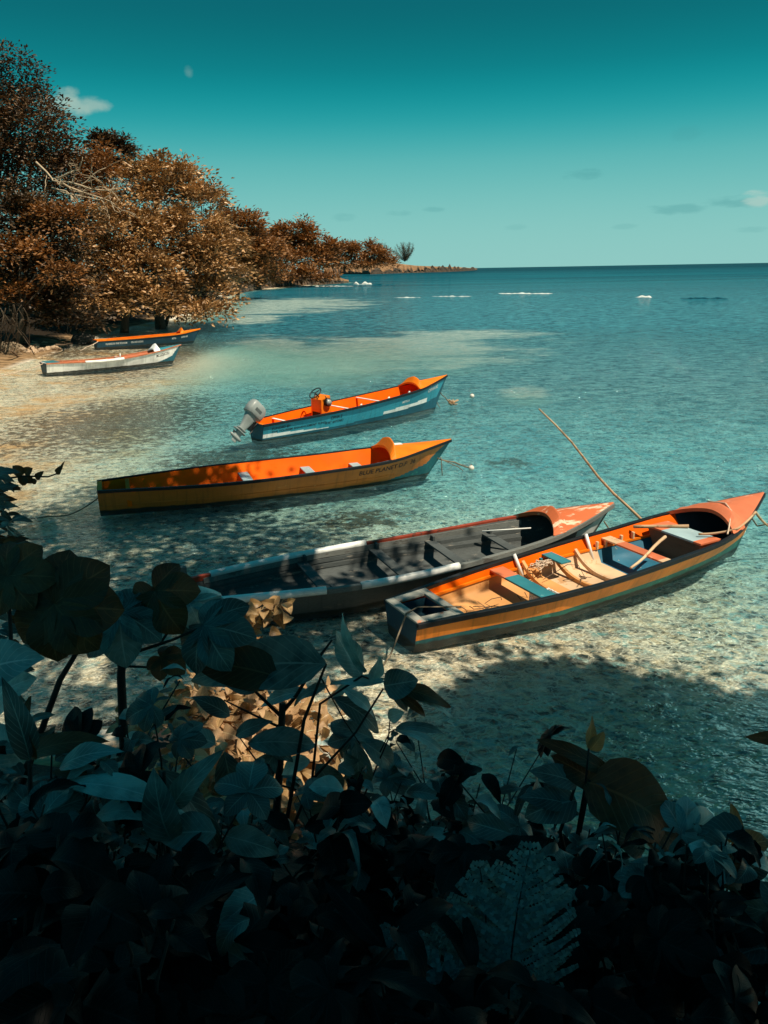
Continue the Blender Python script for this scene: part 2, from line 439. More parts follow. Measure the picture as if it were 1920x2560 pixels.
c_near = t.mix(crest, (.002, .055, .09), (.20, .44, .47))
c_far = t.mix(crest, (.001, .036, .075), (.06, .28, .34))
col = t.mix(t.smooth(dist, 22, 75), c_near, c_far)
col = t.mix(t.smooth(dist, 70, 320), col, t.mix(t.math('ADD', t.math('MULTIPLY', crest, .55), t.math('MULTIPLY', .45, t.smooth(t.noise(t.vmath('MULTIPLY', pos, (.004, .03, 1)), 1.0, 4, .65), .38, .62))), (.0005, .030, .058), (.012, .15, .195)))
col = t.mix(t.math('MULTIPLY', t.smooth(dist, 300, 1600), .8), col, (.0005, .026, .046))
pn = t.noise(t.vmath('MULTIPLY', pos, (1, 1.5, 1)), .16, 5, .65)
pm = t.math('MULTIPLY', t.smooth(t.math('ADD', plm, t.math('MULTIPLY', t.math('SUBTRACT', pn, .5), 1.9)), .30, .80), t.smooth(plm, .04, .3))
col = t.mix(t.math('MULTIPLY', pm, .92), col, t.mix(crest, (.15, .30, .30), (.52, .60, .52)))
bodyop = t.math('ADD', t.math('ADD', .05, t.math('MULTIPLY', .20, t.smooth(shr, 3.0, 20.0))), t.math('MULTIPLY', .75, t.smooth(shr, 20.0, 50.0)))
bodyop = t.math('MULTIPLY', bodyop, t.math('ADD', .95, t.math('MULTIPLY', crest, -.42)))
bodyop = t.math('MAXIMUM', bodyop, t.math('MULTIPLY', t.smooth(dist, 32, 85), t.smooth(shr, 6.0, 30.0)))
bodyop = t.math('MULTIPLY', bodyop, t.smooth(shr, .0, 1.0))
tint = t.mix(t.smooth(shr, 3.5, 18.0), (.95, .95, .90), (.52, .84, .90))
trn = t.new('ShaderNodeBsdfTransparent', {'Color': tint})
dif = t.new('ShaderNodeBsdfDiffuse', {'Color': col, 'Normal': nrmw})
body = t.new('ShaderNodeMixShader', {0: bodyop, 1: trn.outputs[0], 2: dif.outputs[0]})
gl = t.new('ShaderNodeBsdfGlossy', {'Color': (.9, .95, .95, 1), 'Roughness': .04, 'Normal': nrmw})
finish(t, t.new('ShaderNodeMixShader', {0: fres, 1: body.outputs[0], 2: gl.outputs[0]}).outputs[0])
V = np.stack([gx, gy, 0 * gx], -1).reshape(-1, 3)
water = npmesh('water', V, QF, 'sea_water'); tag(water, kind='structure')
add_attr(water, 'shore', np.clip(sde, -50, 400)); add_attr(water, 'pale', pale)

# bank under the camera
FX = [-40, -9, -5, -2, -0.8, 0.2, 1.2, 3, 6, 12, 40]; FY = [9.3, 9.2, 8.5, 9.0, 8.5, 7.0, 5.6, 4.8, 4.6, 4.4, 4.0]


def bank_z(x, y):
    foot = np.interp(x, FX, FY); s = np.clip((y - 0.6) / (foot - 0.6), 0, 1.15)
    z = np.where(s < 1, 3.85 * np.maximum(1 - s, 0) ** 1.6 - .02, -(s - 1) * 4)
    return z + (y < .6) * np.clip((.6 - y) * .12, 0, 1.5)


m, t = mat('leaf_litter')
pos = t.new('ShaderNodeNewGeometry').outputs['Position']
n1 = t.noise(pos, 9, 6, .7); n2 = t.noise(pos, 1.5, 3)
c = t.mix(t.smooth(n1, .35, .65), (.006, .005, .004), (.035, .022, .012))
finish(t, t.new('ShaderNodeBsdfPrincipled', {'Base Color': c, 'Roughness': .95, 'Normal': bump(t, n1, .8, .08)}).outputs[0])
bx, by = np.meshgrid(np.linspace(-40, 40, 120), np.linspace(-20, 10.2, 80))
bz = bank_z(bx, by)
bz = bz + np.array([[mnoise.noise((x * .9, y * .9, 3.)) * .22 for x, y in zip(r1, r2)] for r1, r2 in zip(bx, by)])
ii = np.arange(bx.size).reshape(bx.shape)
bank = npmesh('bank', np.stack([bx, by, bz], -1).reshape(-1, 3), np.stack([ii[:-1, :-1], ii[:-1, 1:], ii[1:, 1:], ii[1:, :-1]], -1).reshape(-1, 4), 'leaf_litter')
tag(bank, kind='structure')

# ------------------------------------------------------------------ boats
paint('orange_paint', (.86, .20, .006), (.85, .36, .10), .10, .5, 4, spec=.2)
paint('orange_inside', (.95, .135, .001), (.82, .10, .001), .2, .6, 2.5, spec=.08)
paint('amber_flank', (.62, .175, .022), (.70, .33, .11), .14, .5, 5, (.4, 1, 1), wl=True)
paint('salmon_deck', (.62, .17, .072), (.70, .36, .24), .2, .55, 4)
paint('stripe_orange', (.92, .27, .025), (.92, .46, .16), .16, .5, 5, wl=True)
paint('black_rail', (.007, .009, .011), (.06, .07, .07), .12, .45, 9)
paint('teal_bottom', (.012, .13, .15), (.03, .22, .18), .3, .5, 4, wl=True)
paint('green_band', (.02, .20, .16), (.05, .33, .25), .3, .5, 4, wl=True)
paint('navy_hull', (.010, .055, .085), (.03, .10, .13), .2, .5, 4, wl=True)
paint('blue_hull', (.03, .30, .40), (.25, .50, .55), .13, .45, 3, (.5, 1, 1.5), wl=True)
paint('blue_bottom', (.010, .11, .16), (.05, .22, .26), .25, .5, 3, wl=True)
paint('white_paint', (.92, .92, .88), (.55, .52, .46), .1, .5, 5, wl=True)
paint('pale_blue', (.34, .47, .50), (.5, .58, .56), .2, .55, 4)
paint('worn_deck', (.36, .36, .31), (.62, .24, .13), .22, .6, 3.5)
paint('teal_seat', (.03, .20, .24), (.12, .32, .34), .2, .5, 6)
paint('red_rail', (.30, .045, .018), (.12, .03, .015), .3, .55, 6)
paint('rust_rail', (.50, .15, .06), (.6, .35, .2), .25, .6, 7)
paint('tan_inside', (.62, .30, .10), (.42, .17, .05), .22, .6, 3)
paint('cream_inside', (.66, .45, .27), (.46, .25, .11), .32, .6, 3.5)
paint('blue_inside', (.012, .12, .20), (.45, .38, .24), .12, .6, 7)
paint('dark_wood', (.085, .10, .10), (.27, .25, .21), .25, .8, 5, (.4, 1, 2), .6)
paint('grey_wood', (.20, .215, .20), (.10, .09, .08), .3, .8, 5, (.3, 1, 1), .6)
paint('weathered_side', (.15, .14, .12), (.26, .20, .15), .3, .75, 4, (.3, 1, 1.5), .4, wl=True)
paint('peeling_red', (.58, .135, .04), (.72, .52, .36), .43, .65, 3.2, (.35, 1.6, 1))
paint('brown_wood', (.17, .105, .06), (.08, .05, .03), .3, .7, 3, (1, .6, 4), .5)
paint('stick_wood', (.50, .33, .19), (.28, .17, .09), .35, .7, 8, (1, 1, 1))
paint('pvc_white', (.88, .90, .86), (.6, .62, .58), .08, .35, 6)
paint('motor_grey', (.30, .335, .325), (.20, .22, .22), .2, .32, 6, (1, 1, 1), 0, .5)
paint('motor_dark', (.10, .12, .12), (.2, .2, .2), .2, .4, 8)
paint('black_part', (.008, .009, .010), (.05, .05, .05), .15, .4, 8)
paint('ink_dark', (.012, .012, .016), None, 0, .6)
paint('ink_white', (.75, .75, .70), None, 0, .6)
paint('rope_grey', (.20, .16, .11), (.08, .07, .05), .3, .9, 30)
paint('rope_pale', (.62, .48, .36), (.4, .3, .2), .3, .9, 30)
paint('buoy_white', (.80, .74, .64), (.6, .5, .38), .2, .5, 8)


def pch(x, xk, yk):
    xk = np.array(xk, float); yk = np.array(yk, float); mm = np.gradient(yk, xk)
    i = np.clip(np.searchsorted(xk, x) - 1, 0, len(xk) - 2); h = xk[i + 1] - xk[i]; s = (x - xk[i]) / h
    return (2 * s**3 - 3 * s**2 + 1) * yk[i] + (s**3 - 2 * s**2 + s) * h * mm[i] + (-2 * s**3 + 3 * s**2) * yk[i + 1] + (s**3 - s**2) * h * mm[i + 1]


class Boat:
    KH = [0, .3, .6, .8, .92, 1]; KZ = [0, .5, .8, 1]; KW = [0, .3, .6, .8, .93, 1]

    def __init__(s, name, label, S, hd, L, hb, zg, w, wtip=.03):
        s.L = L; s.hbk = list(hb) + [.025]; s.zk = zg; s.wk = list(w[:4]) + [wtip, .008]; s.hd = math.radians(hd)
        s.root = empty(name, (S[0], S[1], 0), label, 'boat', 'open fishing canoes moored in the cove', s.hd)
        s.S = np.array([S[0], S[1], 0.0]); s.ax = np.array([math.cos(s.hd), math.sin(s.hd), 0]); s.nx = np.array([-s.ax[1], s.ax[0], 0])

    def world(s, p): return s.S + s.ax * p[0] + s.nx * p[1] + np.array([0, 0, p[2]])
    def local(s, p): q = np.asarray(p) - s.S; return np.array([q @ s.ax, q @ s.nx, q[2]])
    def hb(s, t): return float(max(pch(t, s.KH, s.hbk), .02))
    def zg(s, t): return float(pch(t, s.KZ, s.zk))
    def zb(s, t): return float(max(-.2, (t - .93) / .07 * s.zk[3] * .97)) if t > .9 else -.2

    def yo(s, t, z):
        zb = s.zb(t); zg = s.zg(t); zc = min(zb + .08, zg - .02); w_ = float(np.interp(t, s.KW, s.wk))
        w_ = min(w_, s.hb(t) * .93)
        u = max(0, min(1, (z - zc) / (zg - zc)))
        return w_ * .93 + (s.hb(t) - w_ * .93) * u + .05 * s.hb(t) * u * (1 - u)

    def zf(s, t): return max(.06, s.zb(t) + .08)

    def hull(s, outer, inner, T=None):
        """outer(f, t) / inner(f, t) give the material at height fraction f"""
        T = T or [i / 160 for i in range(161)]
        fs = [1 - i / 26 for i in range(27)]
        b = MB(); P = []
        for t in T:
            zb, zg = s.zb(t), s.zg(t); zc = min(zb + .08, zg - .02)
            zz = [zc + (zg - zc) * f for f in fs]; side = [(s.yo(t, z), z) for z in zz]
            row = [(t * s.L, -y, z) for y, z in side] + [(t * s.L, 0, zb)] + [(t * s.L, y, z) for y, z in reversed(side)]
            P.append(row)
        n = len(fs)

        def om(i, j):
            k = j if j < n else 2 * n - 1 - j
            f = (fs[k] + fs[k + 1]) / 2 if k < n - 1 else 0
            return outer(f, (T[i] + T[i + 1]) / 2)
        b.grid(P, om)
        b.add(P[0], [tuple(range(len(P[0])))], outer(-1, 0), False)          # transom face
        gi = [1, .9, .8, .66, .52, .5, .35, .2, 0]
        Ti = [max(.012, min(t, .985)) for t in T]; Q = []
        for t in Ti:
            zg, zf = s.zg(t), s.zf(t); zf = min(zf, zg - .03)
            side = [(max(s.yo(t, zf + (zg - zf) * g) - .035, .004), zf + (zg - zf) * g) for g in gi]
            Q.append([(t * s.L, -y, z) for y, z in side] + [(t * s.L, 0, zf - .01)] + [(t * s.L, y, z) for y, z in reversed(side)])
        m_ = len(gi)

        def im(i, j):
            k = j if j < m_ else 2 * m_ - 1 - j
            g = (gi[k] + gi[k + 1]) / 2 if k < m_ - 1 else 0
            return inner(g, (Ti[i] + Ti[i + 1]) / 2)
        b.grid(Q, im, flip=True)
        b.add(Q[0], [tuple(reversed(range(len(Q[0]))))], inner(.3, 0), False)
        for sd_ in (0, -1):                                                  # sheer planks' top edges
            b.grid([[P[i][sd_], Q[i][sd_]] for i in range(len(T))], outer(1, .5), flip=sd_ == 0)
        b.add([P[0][0], Q[0][0], Q[0][-1], P[0][-1]], [(0, 1, 2, 3)], outer(1, .5))
        return b.build('hull', s.root)

    def rails(s, m, w_=.075, h=.07, out=.03, t0=0, t1=1, up=.012):
        for side in (-1, 1):
            mm = m[0 if side < 0 else 1] if isinstance(m, (list, tuple)) else m
            b = MB(); P = []
            for t in np.linspace(t0, t1, 40):
                y = s.hb(t); z = s.zg(t); a = max(y + out - w_, .002)
                P.append([(t * s.L, side * (y + out), z + up), (t * s.L, side * (y + out), z - h), (t * s.L, side * a, z - h), (t * s.L, side * a, z + up)])
            b.grid(P, mm, smooth=False, close=True, flip=side > 0)
            b.add(P[0], [(0, 1, 2, 3)], mm, False); b.add(P[-1], [(3, 2, 1, 0)], mm, False)
            b.build('gunwale', s.root, bevel=.008)

    def deck(s, td, cam0, m, lip=None, crest=.12, lipw=.26, peak=1.0, curve=.12):
        """cambered foredeck with an arched coaming at its open after edge"""
        N = 17; ss = np.linspace(-1, 1, N)
        T = np.linspace(td, 1, 22)

        def z_(t, q): return s.zg(t) + .014 + (cam0 * (1 - (t - td) / (1 - td)) ** 1.2 + .012) * (1 - abs(q) ** 1.7)
        top = [[(t * s.L + (curve + .03) * (1 - q * q) * (1 - (t - td) / (1 - td)) ** 3, q * s.hb(t), z_(t, q)) for q in ss] for t in T]
        bot = [[(x, y, z - .03) for x, y, z in r] for r in top]
        b = MB(); b.grid(top, m, flip=True); b.grid(bot, m)
        b.grid([top[0], bot[0]], m); b.grid([top[-1], bot[-1]], m, flip=True)
        b.grid([[r[0], q[0]] for r, q in zip(top, bot)], m, flip=True); b.grid([[r[-1], q[-1]] for r, q in zip(top, bot)], m)
        d = b.build('foredeck', s.root)
        b = MB(); P = []
        for q in ss:
            k = (1 - abs(q)); c_ = crest * (min(1, k * 2.2) ** .8) * (1 if peak == 0 else (.55 + .45 * k ** peak)) + .012
            y = q * s.hb(td); z = z_(td, q); x = td * s.L
            x0 = x - .02 + curve * (1 - q * q)
            P.append([(x0, y * .985, z - .06), (x0 - .01, y, z + .012), (x0 + lipw * .42, y * .97, z + c_), (x0 + lipw * .5, y * .965, z + c_ + .003),
                      (x0 + lipw * .85, y * .955, z_(td + lipw * .85 / s.L, q) + .004), (x0 + lipw * .45, y * .955, z - .03), (x0 + .03, y * .96, z - .065)])
        b.grid(P, lip or m, smooth=False, flip=False)
        b.build('coaming', d)
        return d

    def board(s, name, t, z, width, m, thick=.035, y0=None, y1=None, parent=None, inset=.03, mats2=None):
        ya = -(s.yo(t, z) - inset) if y0 is None else y0; yb = (s.yo(t, z) - inset) if y1 is None else y1
        b = MB()
        if mats2:
            cuts, ms = mats2; edges = [ya] + [ya + (yb - ya) * c for c in cuts] + [yb]
            for e0, e1, mm in zip(edges[:-1], edges[1:], ms): b.box((t * s.L, (e0 + e1) / 2, z), (width, e1 - e0, thick), mm)
        else: b.box((t * s.L, (ya + yb) / 2, z), (width, yb - ya, thick), m)
        return b.build(name, parent or s.root, bevel=.006)

    def text(s, body, t0, drop, size, m, name='lettering', side=-1, width=None, bold=.0):
        """words painted on the flank, following the sheer"""
        cu = bpy.data.curves.new('words', 'FONT'); cu.body = body; cu.size = 1; cu.offset = bold
        o = bpy.data.objects.new('words', cu); COL.objects.link(o)
        me = bpy.data.meshes.new_from_object(o.evaluated_get(bpy.context.evaluated_depsgraph_get()))
        bpy.data.objects.remove(o); bpy.data.curves.remove(cu)
        co = np.array([v.co[:] for v in me.vertices]); wd = co[:, 0].max() or 1
        sx = (width / wd) if width else size
        for v in me.vertices:
            x = t0 * s.L + v.co.x * sx; tt = min(x / s.L, .995); z = s.zg(tt) - drop + v.co.y * size
            v.co = (x, side * (s.yo(tt, z) + .006), z)
        me.materials.clear(); me.materials.append(MATS[m]); me.name = name
        o = bpy.data.objects.new(name, me); COL.objects.link(o); o.parent = s.root
        return o


def simple_thing(mb, name, label, cat, loc=(0, 0, 0), group=None):
    o = mb.build(name); tag(o, label, cat, group); return o


# --- near canoe: black rail, orange band, green side
b5 = Boat('fishing_canoe', 'nearest wooden canoe with black rail, orange stripe and orange and tan inside', (.23, 10.96), 28.34, 8.51,
          (.51, .86, .90, .76, .35), (.40, .53, .72, 1.03), (.43, .75, .56, .25))


def o5(f, t):
    if f < -.5: return 'navy_hull'
    if f > .80: return 'black_rail'
    if f > .44: return 'stripe_orange'
    return 'teal_bottom' if t < .22 else ('green_band' if f > .2 else 'teal_bottom')


def i5(g, t):
    if g > .51 and t < .80: return 'orange_inside'
    if .56 < t < .76: return 'blue_inside'
    if t > .775: return 'navy_hull'  # darkness of the covered bow put into the inner paint
    return 'cream_inside' if t > .40 else 'tan_inside'


b5.hull(o5, i5); b5.rails('black_rail', .085, .06, .035)
b5.deck(.785, .19, 'salmon_deck', 'salmon_deck', .09, .42, 1.0, .34)
d = MB()                                                     # stern deck with a sunken well
Ld = .095 * b5.L; h0, h1 = b5.hb(0) - .02, b5.hb(.095) - .05
zt = b5.zg(0) + .03; xs = [0.0, .16, Ld - .14, Ld]
for (xa, xb, fa, fb) in [(xs[0], xs[1], -1, 1), (xs[2], xs[3], -1, 1), (xs[1], xs[2], -1, -.66), (xs[1], xs[2], .66, 1)]:
    ya = lambda x, q: q * (h0 + (h1 - h0) * x / Ld)
    q = [(xa, ya(xa, fa), zt), (xb, ya(xb, fa), zt), (xb, ya(xb, fb), zt), (xa, ya(xa, fb), zt)]
    d.add(q + [(x, y, zt - .045) for x, y, z in q], [(0, 1, 2, 3), (7, 6, 5, 4), (0, 4, 5, 1), (1, 5, 6, 2), (2, 6, 7, 3), (3, 7, 4, 0)], 'rust_rail' if xa == xs[2] and False else 'worn_deck', False)
sdk = d.build('stern_deck', b5.root, bevel=.01)
wl_ = MB(); zb_ = zt - .3
for (x0, y0, x1, y1) in [(xs[1], -.31, xs[2], -.33), (xs[2], -.33, xs[2], .33), (xs[2], .33, xs[1], .31), (xs[1], .31, xs[1], -.31)]:
    wl_.add([(x0, y0, zt - .047), (x1, y1, zt - .047), (x1, y1, zb_), (x0, y0, zb_)], [(0, 1, 2, 3)], 'navy_hull', False)
wl_.add([(xs[1], -.31, zb_), (xs[2], -.33, zb_), (xs[2], .33, zb_), (xs[1], .31, zb_)], [(0, 1, 2, 3)], 'navy_hull', False)
wl_.add([(Ld - .02, -h1, zt - .047), (Ld - .02, h1, zt - .047), (Ld - .02, h1 * .9, .06), (Ld - .02, -h1 * .9, .06)], [(0, 1, 2, 3), (3, 2, 1, 0)], 'tan_inside', False)
wl_.build('motor_well', sdk)
b5.board('thwart', .285, .36, .30, 'teal_seat', mats2=([.72], ['teal_seat', 'salmon_deck']))
b5.board('thwart', .425, .40, .24, 'teal_seat', y0=.30)
b5.board('thwart', .595, .46, .24, 'salmon_deck', mats2=([.14, .76], ['cream_inside', 'salmon_deck', 'cream_inside']))
for t_, m_ in ((.355, 'tan_inside'), (.44, 'tan_inside'), (.50, 'cream_inside')):      # floor frames
    r = MB(); P = []
    for q in np.linspace(-1, 1, 13):
        y = q * (b5.yo(t_, .3) - .045); z = .07 + .28 * abs(q) ** 2.4
        P.append([(t_ * b5.L - .03, y, z - .03), (t_ * b5.L - .03, y, z + .05), (t_ * b5.L + .03, y, z + .05), (t_ * b5.L + .03, y, z - .03)])
    r.grid(P, m_, smooth=False, flip=True); r.build('rib', b5.root)
for side in (-1, 1):                                            # stringer under the gunwale
    r = MB(); P = []
    for t_ in np.linspace(.1, .8, 24):
        z = b5.zf(t_) + (b5.zg(t_) - b5.zf(t_)) * .53; y = b5.yo(t_, z) - .03
        P.append([(t_ * b5.L, side * y, z + .02), (t_ * b5.L, side * (y - .045), z + .02), (t_ * b5.L, side * (y - .045), z - .02), (t_ * b5.L, side * y, z - .02)])
    r.grid(P, 'orange_paint', smooth=False, flip=side < 0); r.build('stringer', b5.root)
for t_, yq, h_ in ((.335, .93, .30), (.535, .97, .42)):           # white posts at the far side
    r = MB(); y = b5.yo(t_, .45) - .07
    r.tube([(t_ * b5.L + .10, y - .12, b5.zg(t_) - h_ - .05), (t_ * b5.L, y + .03, b5.zg(t_) + .07)], .034, 'white_paint', 8); r.build('post', b5.root)
for t_ in (.40, .56, .585, .63, .665):                             # short pegs
    r = MB(); z = b5.zg(t_) - .18; y = b5.yo(t_, z) - .09
    r.box((t_ * b5.L, y, z), (.05, .06, .16), 'cream_inside' if t_ != .40 else 'teal_seat'); r.build('cleat', b5.root, bevel=.01)
# locker box in the bow
bx_ = MB(); t0, t1 = .705, .765; zl = .56
for z0, z1, mm in ((.07, zl, 'brown_wood'),):
    ya, yb = b5.yo(t0, .35) - .06, b5.yo(t1, .35) - .05
    q = [(t0 * b5.L, -ya, z0), (t1 * b5.L, -yb, z0), (t1 * b5.L, yb, z0), (t0 * b5.L, ya, z0)]
    bx_.add([(x, y * .62, z) for x, y, z in q] + [(x, y, z1) for x, y, z in q], [(0, 3, 2, 1), (0, 1, 5, 4), (1, 2, 6, 5), (2, 3, 7, 6), (3, 0, 4, 7)], mm, False)
lk = bx_.build('locker', b5.root)
ld = MB()
for a0, a1, mm in ((-1, -.72, 'salmon_deck'), (-.72, .45, 'pale_blue'), (.45, 1, 'salmon_deck')):
    ld.box(((t0 + t1) / 2 * b5.L, (a0 + a1) / 2 * (ya + .0), zl + .022), ((t1 - t0) * b5.L + .04, (a1 - a0) * ya, .04), mm)
ld.build('lid', lk, bevel=.006)

# --- dark weathered canoe alongside
b6 = Boat('fishing_canoe', 'dark weathered wooden canoe with white pipe sleeves on its rails and peeling red bow deck', (-3.27, 11.78), 22.43, 8.62,
          (.53, .94, .89, .67, .33), (.48, .49, .65, .85), (.46, .85, .53, .28))
b6.hull(lambda f, t: 'grey_wood' if f > .97 else ('white_paint' if t > .86 and .2 < f < .8 else 'weathered_side'), lambda g, t: 'dark_wood')
b6.rails(['grey_wood', 'red_rail'], .085, .085, .03)
b6.deck(.78, .20, 'peeling_red', 'peeling_red', .11, .36, 1.2, .26)
for t_ in (.255, .425, .56, .70):
    b6.board('thwart', t_, .30 + .1 * t_, .20, 'dark_wood')
for t_ in (.25, .42, .555, .695):                                  # thwart knees
    for side in (-1, 1):
        r = MB(); z = .40; y = side * (b6.yo(t_, z) - .10)
        r.box((t_ * b6.L + .10, y, z), (.05, .12, .14), 'dark_wood'); r.build('knee', b6.root, bevel=.008)
for side in (-1, 1):
    for g_ in (.3, .55, .8):
        r = MB(); P = []
        for t_ in np.linspace(.04, .79, 24):
            z = b6.zf(t_) + (b6.zg(t_) - b6.zf(t_)) * g_; y = b6.yo(t_, z) - .03
            hh = .035 if g_ < .7 else .05
            P.append([(t_ * b6.L, side * y, z + hh), (t_ * b6.L, side * (y - .022), z + hh), (t_ * b6.L, side * (y - .03), z - hh), (t_ * b6.L, side * y, z - hh)])
        r.grid(P, 'grey_wood' if g_ > .7 else 'dark_wood', smooth=False, flip=side < 0); r.build('plank', b6.root)
for side, ta, tb in ((1, .055, .41), (-1, .035, .245), (-1, .315, .53)):
    r = MB(); r.tube([(t_ * b6.L, side * (b6.hb(t_) - .005), b6.zg(t_) - .015) for t_ in np.linspace(ta, tb, 14)], .068, 'pvc_white', 12)
    o = r.build('pipe_sleeve', b6.root)
r = MB(); r.box((.03, 0, .52), (.09, 1.02, .13), 'grey_wood'); r.box((.02, .49, .60), (.10, .09, .26), 'grey_wood'); r.build('transom', b6.root, bevel=.01)

# --- orange canoe with the words on its flank
b4 = Boat('fishing_canoe', 'all orange canoe with BLUE PLANET painted in dark letters on its flank', (-7.0, 18.15), 18.98, 9.43,
          (.51, 1.00, .97, .81, .34), (.58, .60, .71, .91), (.30, .63, .56, .26))
b4.hull(lambda f, t: 'orange_paint' if f > .97 else ('teal_bottom' if (f - .02) * 1.0 < (t - .72) * 2.6 and f < .62 and t > .70 else 'amber_flank'),
        lambda g, t: 'orange_inside')
b4.rails('black_rail', .08, .06, .035); b4.deck(.78, .17, 'orange_paint', 'orange_paint', .22, .30, .35)
for t_ in (.44, .62, .765): b4.board('thwart', t_ - .05, .33, .26, 'pale_blue')
b4.board('stern_frame', .075, .34, .10, 'orange_inside', thick=.45)
for f_ in (.38,):
    r = MB()
    for side in (-1, 1):
        r.tube([(t_ * b4.L, side * (b4.yo(t_, -.1 + f_ * .7 * (1 + .2 * t_)) + .002), -.1 + f_ * .7 * (1 + .2 * t_)) for t_ in np.linspace(.0, .8, 20)], .014, 'amber_flank', 5)
    r.build('spray_rail', b4.root)
r = MB(); r.box((.805 * b4.L + .28, .12, b4.zg(.83) + .165), (.24, .2, .012), 'white_paint'); r.build('deck_patch', b4.root)
b4.text('BLUE PLANET D.P  36', .685, .30, .19, 'ink_dark', width=1.72, bold=.012)
r = MB(); P = []
for t_ in np.linspace(.25, .78, 20):
    y = b4.hb(t_) - .06; z = b4.zg(t_) - .02
    P.append([(t_ * b4.L, -y, z), (t_ * b4.L, -(y - .09), z)])
r.grid(P, 'pale_blue', flip=True); P2 = [[(a, b_, c_ - .03) for a, b_, c_ in row] for row in P]; r.grid(P2, 'pale_blue'); r.grid([[p[1], q[1]] for p, q in zip(P, P2)], 'pale_blue', flip=True)
r.build('side_shelf', b4.root)

# --- blue motor canoe
b3 = Boat('motor_canoe', 'teal blue motor canoe with orange inside and grey outboard tilted up at its stern', (-4.32, 25.94), 41.44, 9.37,
          (.50, .80, .78, .60, .27), (.58, .80, 1.02, 1.27), (.34, .60, .50, .30))


def o3(f, t):
    if f < -.5: return 'blue_bottom'
    if f > .93: return 'orange_paint'
    if f < .30 + .25 * max(0, t - .3): return 'blue_bottom'
    if (t < .32 and f < .30 + .22 * (1 - t / .32)) or (.56 < t < .84 and f < .50 + .28 * (t - .56)): return 'white_paint'
    return 'blue_hull'


b3.hull(o3, lambda g, t: 'orange_inside')
b3.rails(['black_rail', 'black_rail'], .07, .07, .03); b3.deck(.77, .18, 'orange_paint', 'orange_paint', .20, .34, .6)
for t_ in (.385, .545): b3.board('thwart', t_, b3.zg(t_) - .06, .09, 'white_paint')
b3.board('thwart', .115, b3.zg(.1) - .10, .10, 'white_paint')
for t_ in (.43, .58, .70):
    r = MB(); r.tube([(t_ * b3.L, -b3.hb(t_) + .08, b3.zg(t_)), (t_ * b3.L + .08, -b3.hb(t_) + .08, b3.zg(t_) + .04)], .03, 'white_paint', 8); r.build('cleat', b3.root)
cs = MB(); cx = .30 * b3.L                                        # steering console
q = [(cx - .22, -.30, .1), (cx + .26, -.30, .1), (cx + .26, .34, .1), (cx - .22, .34, .1)]; q2 = [(cx - .20, -.28, 1.08), (cx + .20, -.28, 1.2), (cx + .20, .32, 1.2), (cx - .20, .32, 1.08)]
cs.add(q + q2, [(0, 1, 5, 4), (1, 2, 6, 5), (2, 3, 7, 6), (3, 0, 4, 7), (4, 5, 6, 7)], 'orange_paint', False)
cs.add([(cx - .225, -.22, .15), (cx - .222, .26, .15), (cx - .212, .26, .62), (cx - .212, -.22, .62)], [(0, 3, 2, 1), (0, 1, 2, 3)], 'black_part', False)
con = cs.build('console', b3.root)
sw = MB(); R_ = .24; cwp = np.array([cx - .2, .05, 1.30]); ua = np.array([0, 1.0, 0]); ub = np.array([.75, 0, .66])
sw.tube([cwp + R_ * (math.cos(a) * ua + math.sin(a) * ub) for a in np.linspace(0, 2 * math.pi, 25)], .022, 'black_part', 6)
for a in (0, 2.1, 4.2): sw.tube([cwp, cwp + R_ * (math.cos(a) * ua + math.sin(a) * ub)], .016, 'black_part', 5)
sw.tube([cwp, cwp + np.array([.15, 0, -.16])], .03, 'black_part', 6); sw.build('steering_wheel', con)
th = MB(); th.tube([(cx + .05, -.28, .98), (cx + .05, -.40, .98)], .15, 'black_part', 14); th.tube([(cx + .05, -.40, .98), (cx + .05, -.43, .98)], .11, 'motor_grey', 14)
th.tube([(cx + .05, -.36, 1.0), (cx - .08, -.37, 1.22)], .018, 'black_part', 6); th.build('throttle_box', con)
b3.text('OFHA #2', .835, .30, .20, 'ink_white', width=.78, bold=.008)
b3.text('METSIA', .665, .36, .13, 'ink_white', width=.42, bold=.008)
b3.text('OFHA 2', .285, .27, .16, 'ink_dark', width=.50, bold=.015); b3.text('PORT ANTONIO', .262, .42, .13, 'ink_dark', width=.80, bold=.012)
b3.text('FUNDED BY', .035, .24, .11, 'ink_dark', width=.72, bold=.012); b3.text('THE TOURISM ENHANCEMENT FUND', .035, .36, .11, 'ink_dark', width=2.15, bold=.012)
# outboard, tilted out of the water: its own axis runs down the leg
om = empty('outboard_motor', (0, 0, 0), None, None); om.parent = b3.root
om.location = (-.20, .02, .50); om.rotation_euler = (0, math.radians(47), 0); om.scale = (.93, .93, .93); om['label'] = 'grey outboard motor tilted up'


def srect(cx_, cy, z, a, b_, n=24, e=3.2):
    return [(cx_ + a * abs(math.cos(u)) ** (2 / e) * math.copysign(1, math.cos(u)), cy + b_ * abs(math.sin(u)) ** (2 / e) * math.copysign(1, math.sin(u)), z) for u in np.linspace(0, 2 * math.pi, n, endpoint=False)]


def loft(rings, m, parent, name):
    b = MB(); n = len(rings[0]); b.grid(rings, m, close=True); b.add(rings[0], [tuple(reversed(range(n)))], m); b.add(rings[-1], [tuple(range(n))], m)
    return b.build(name, parent)


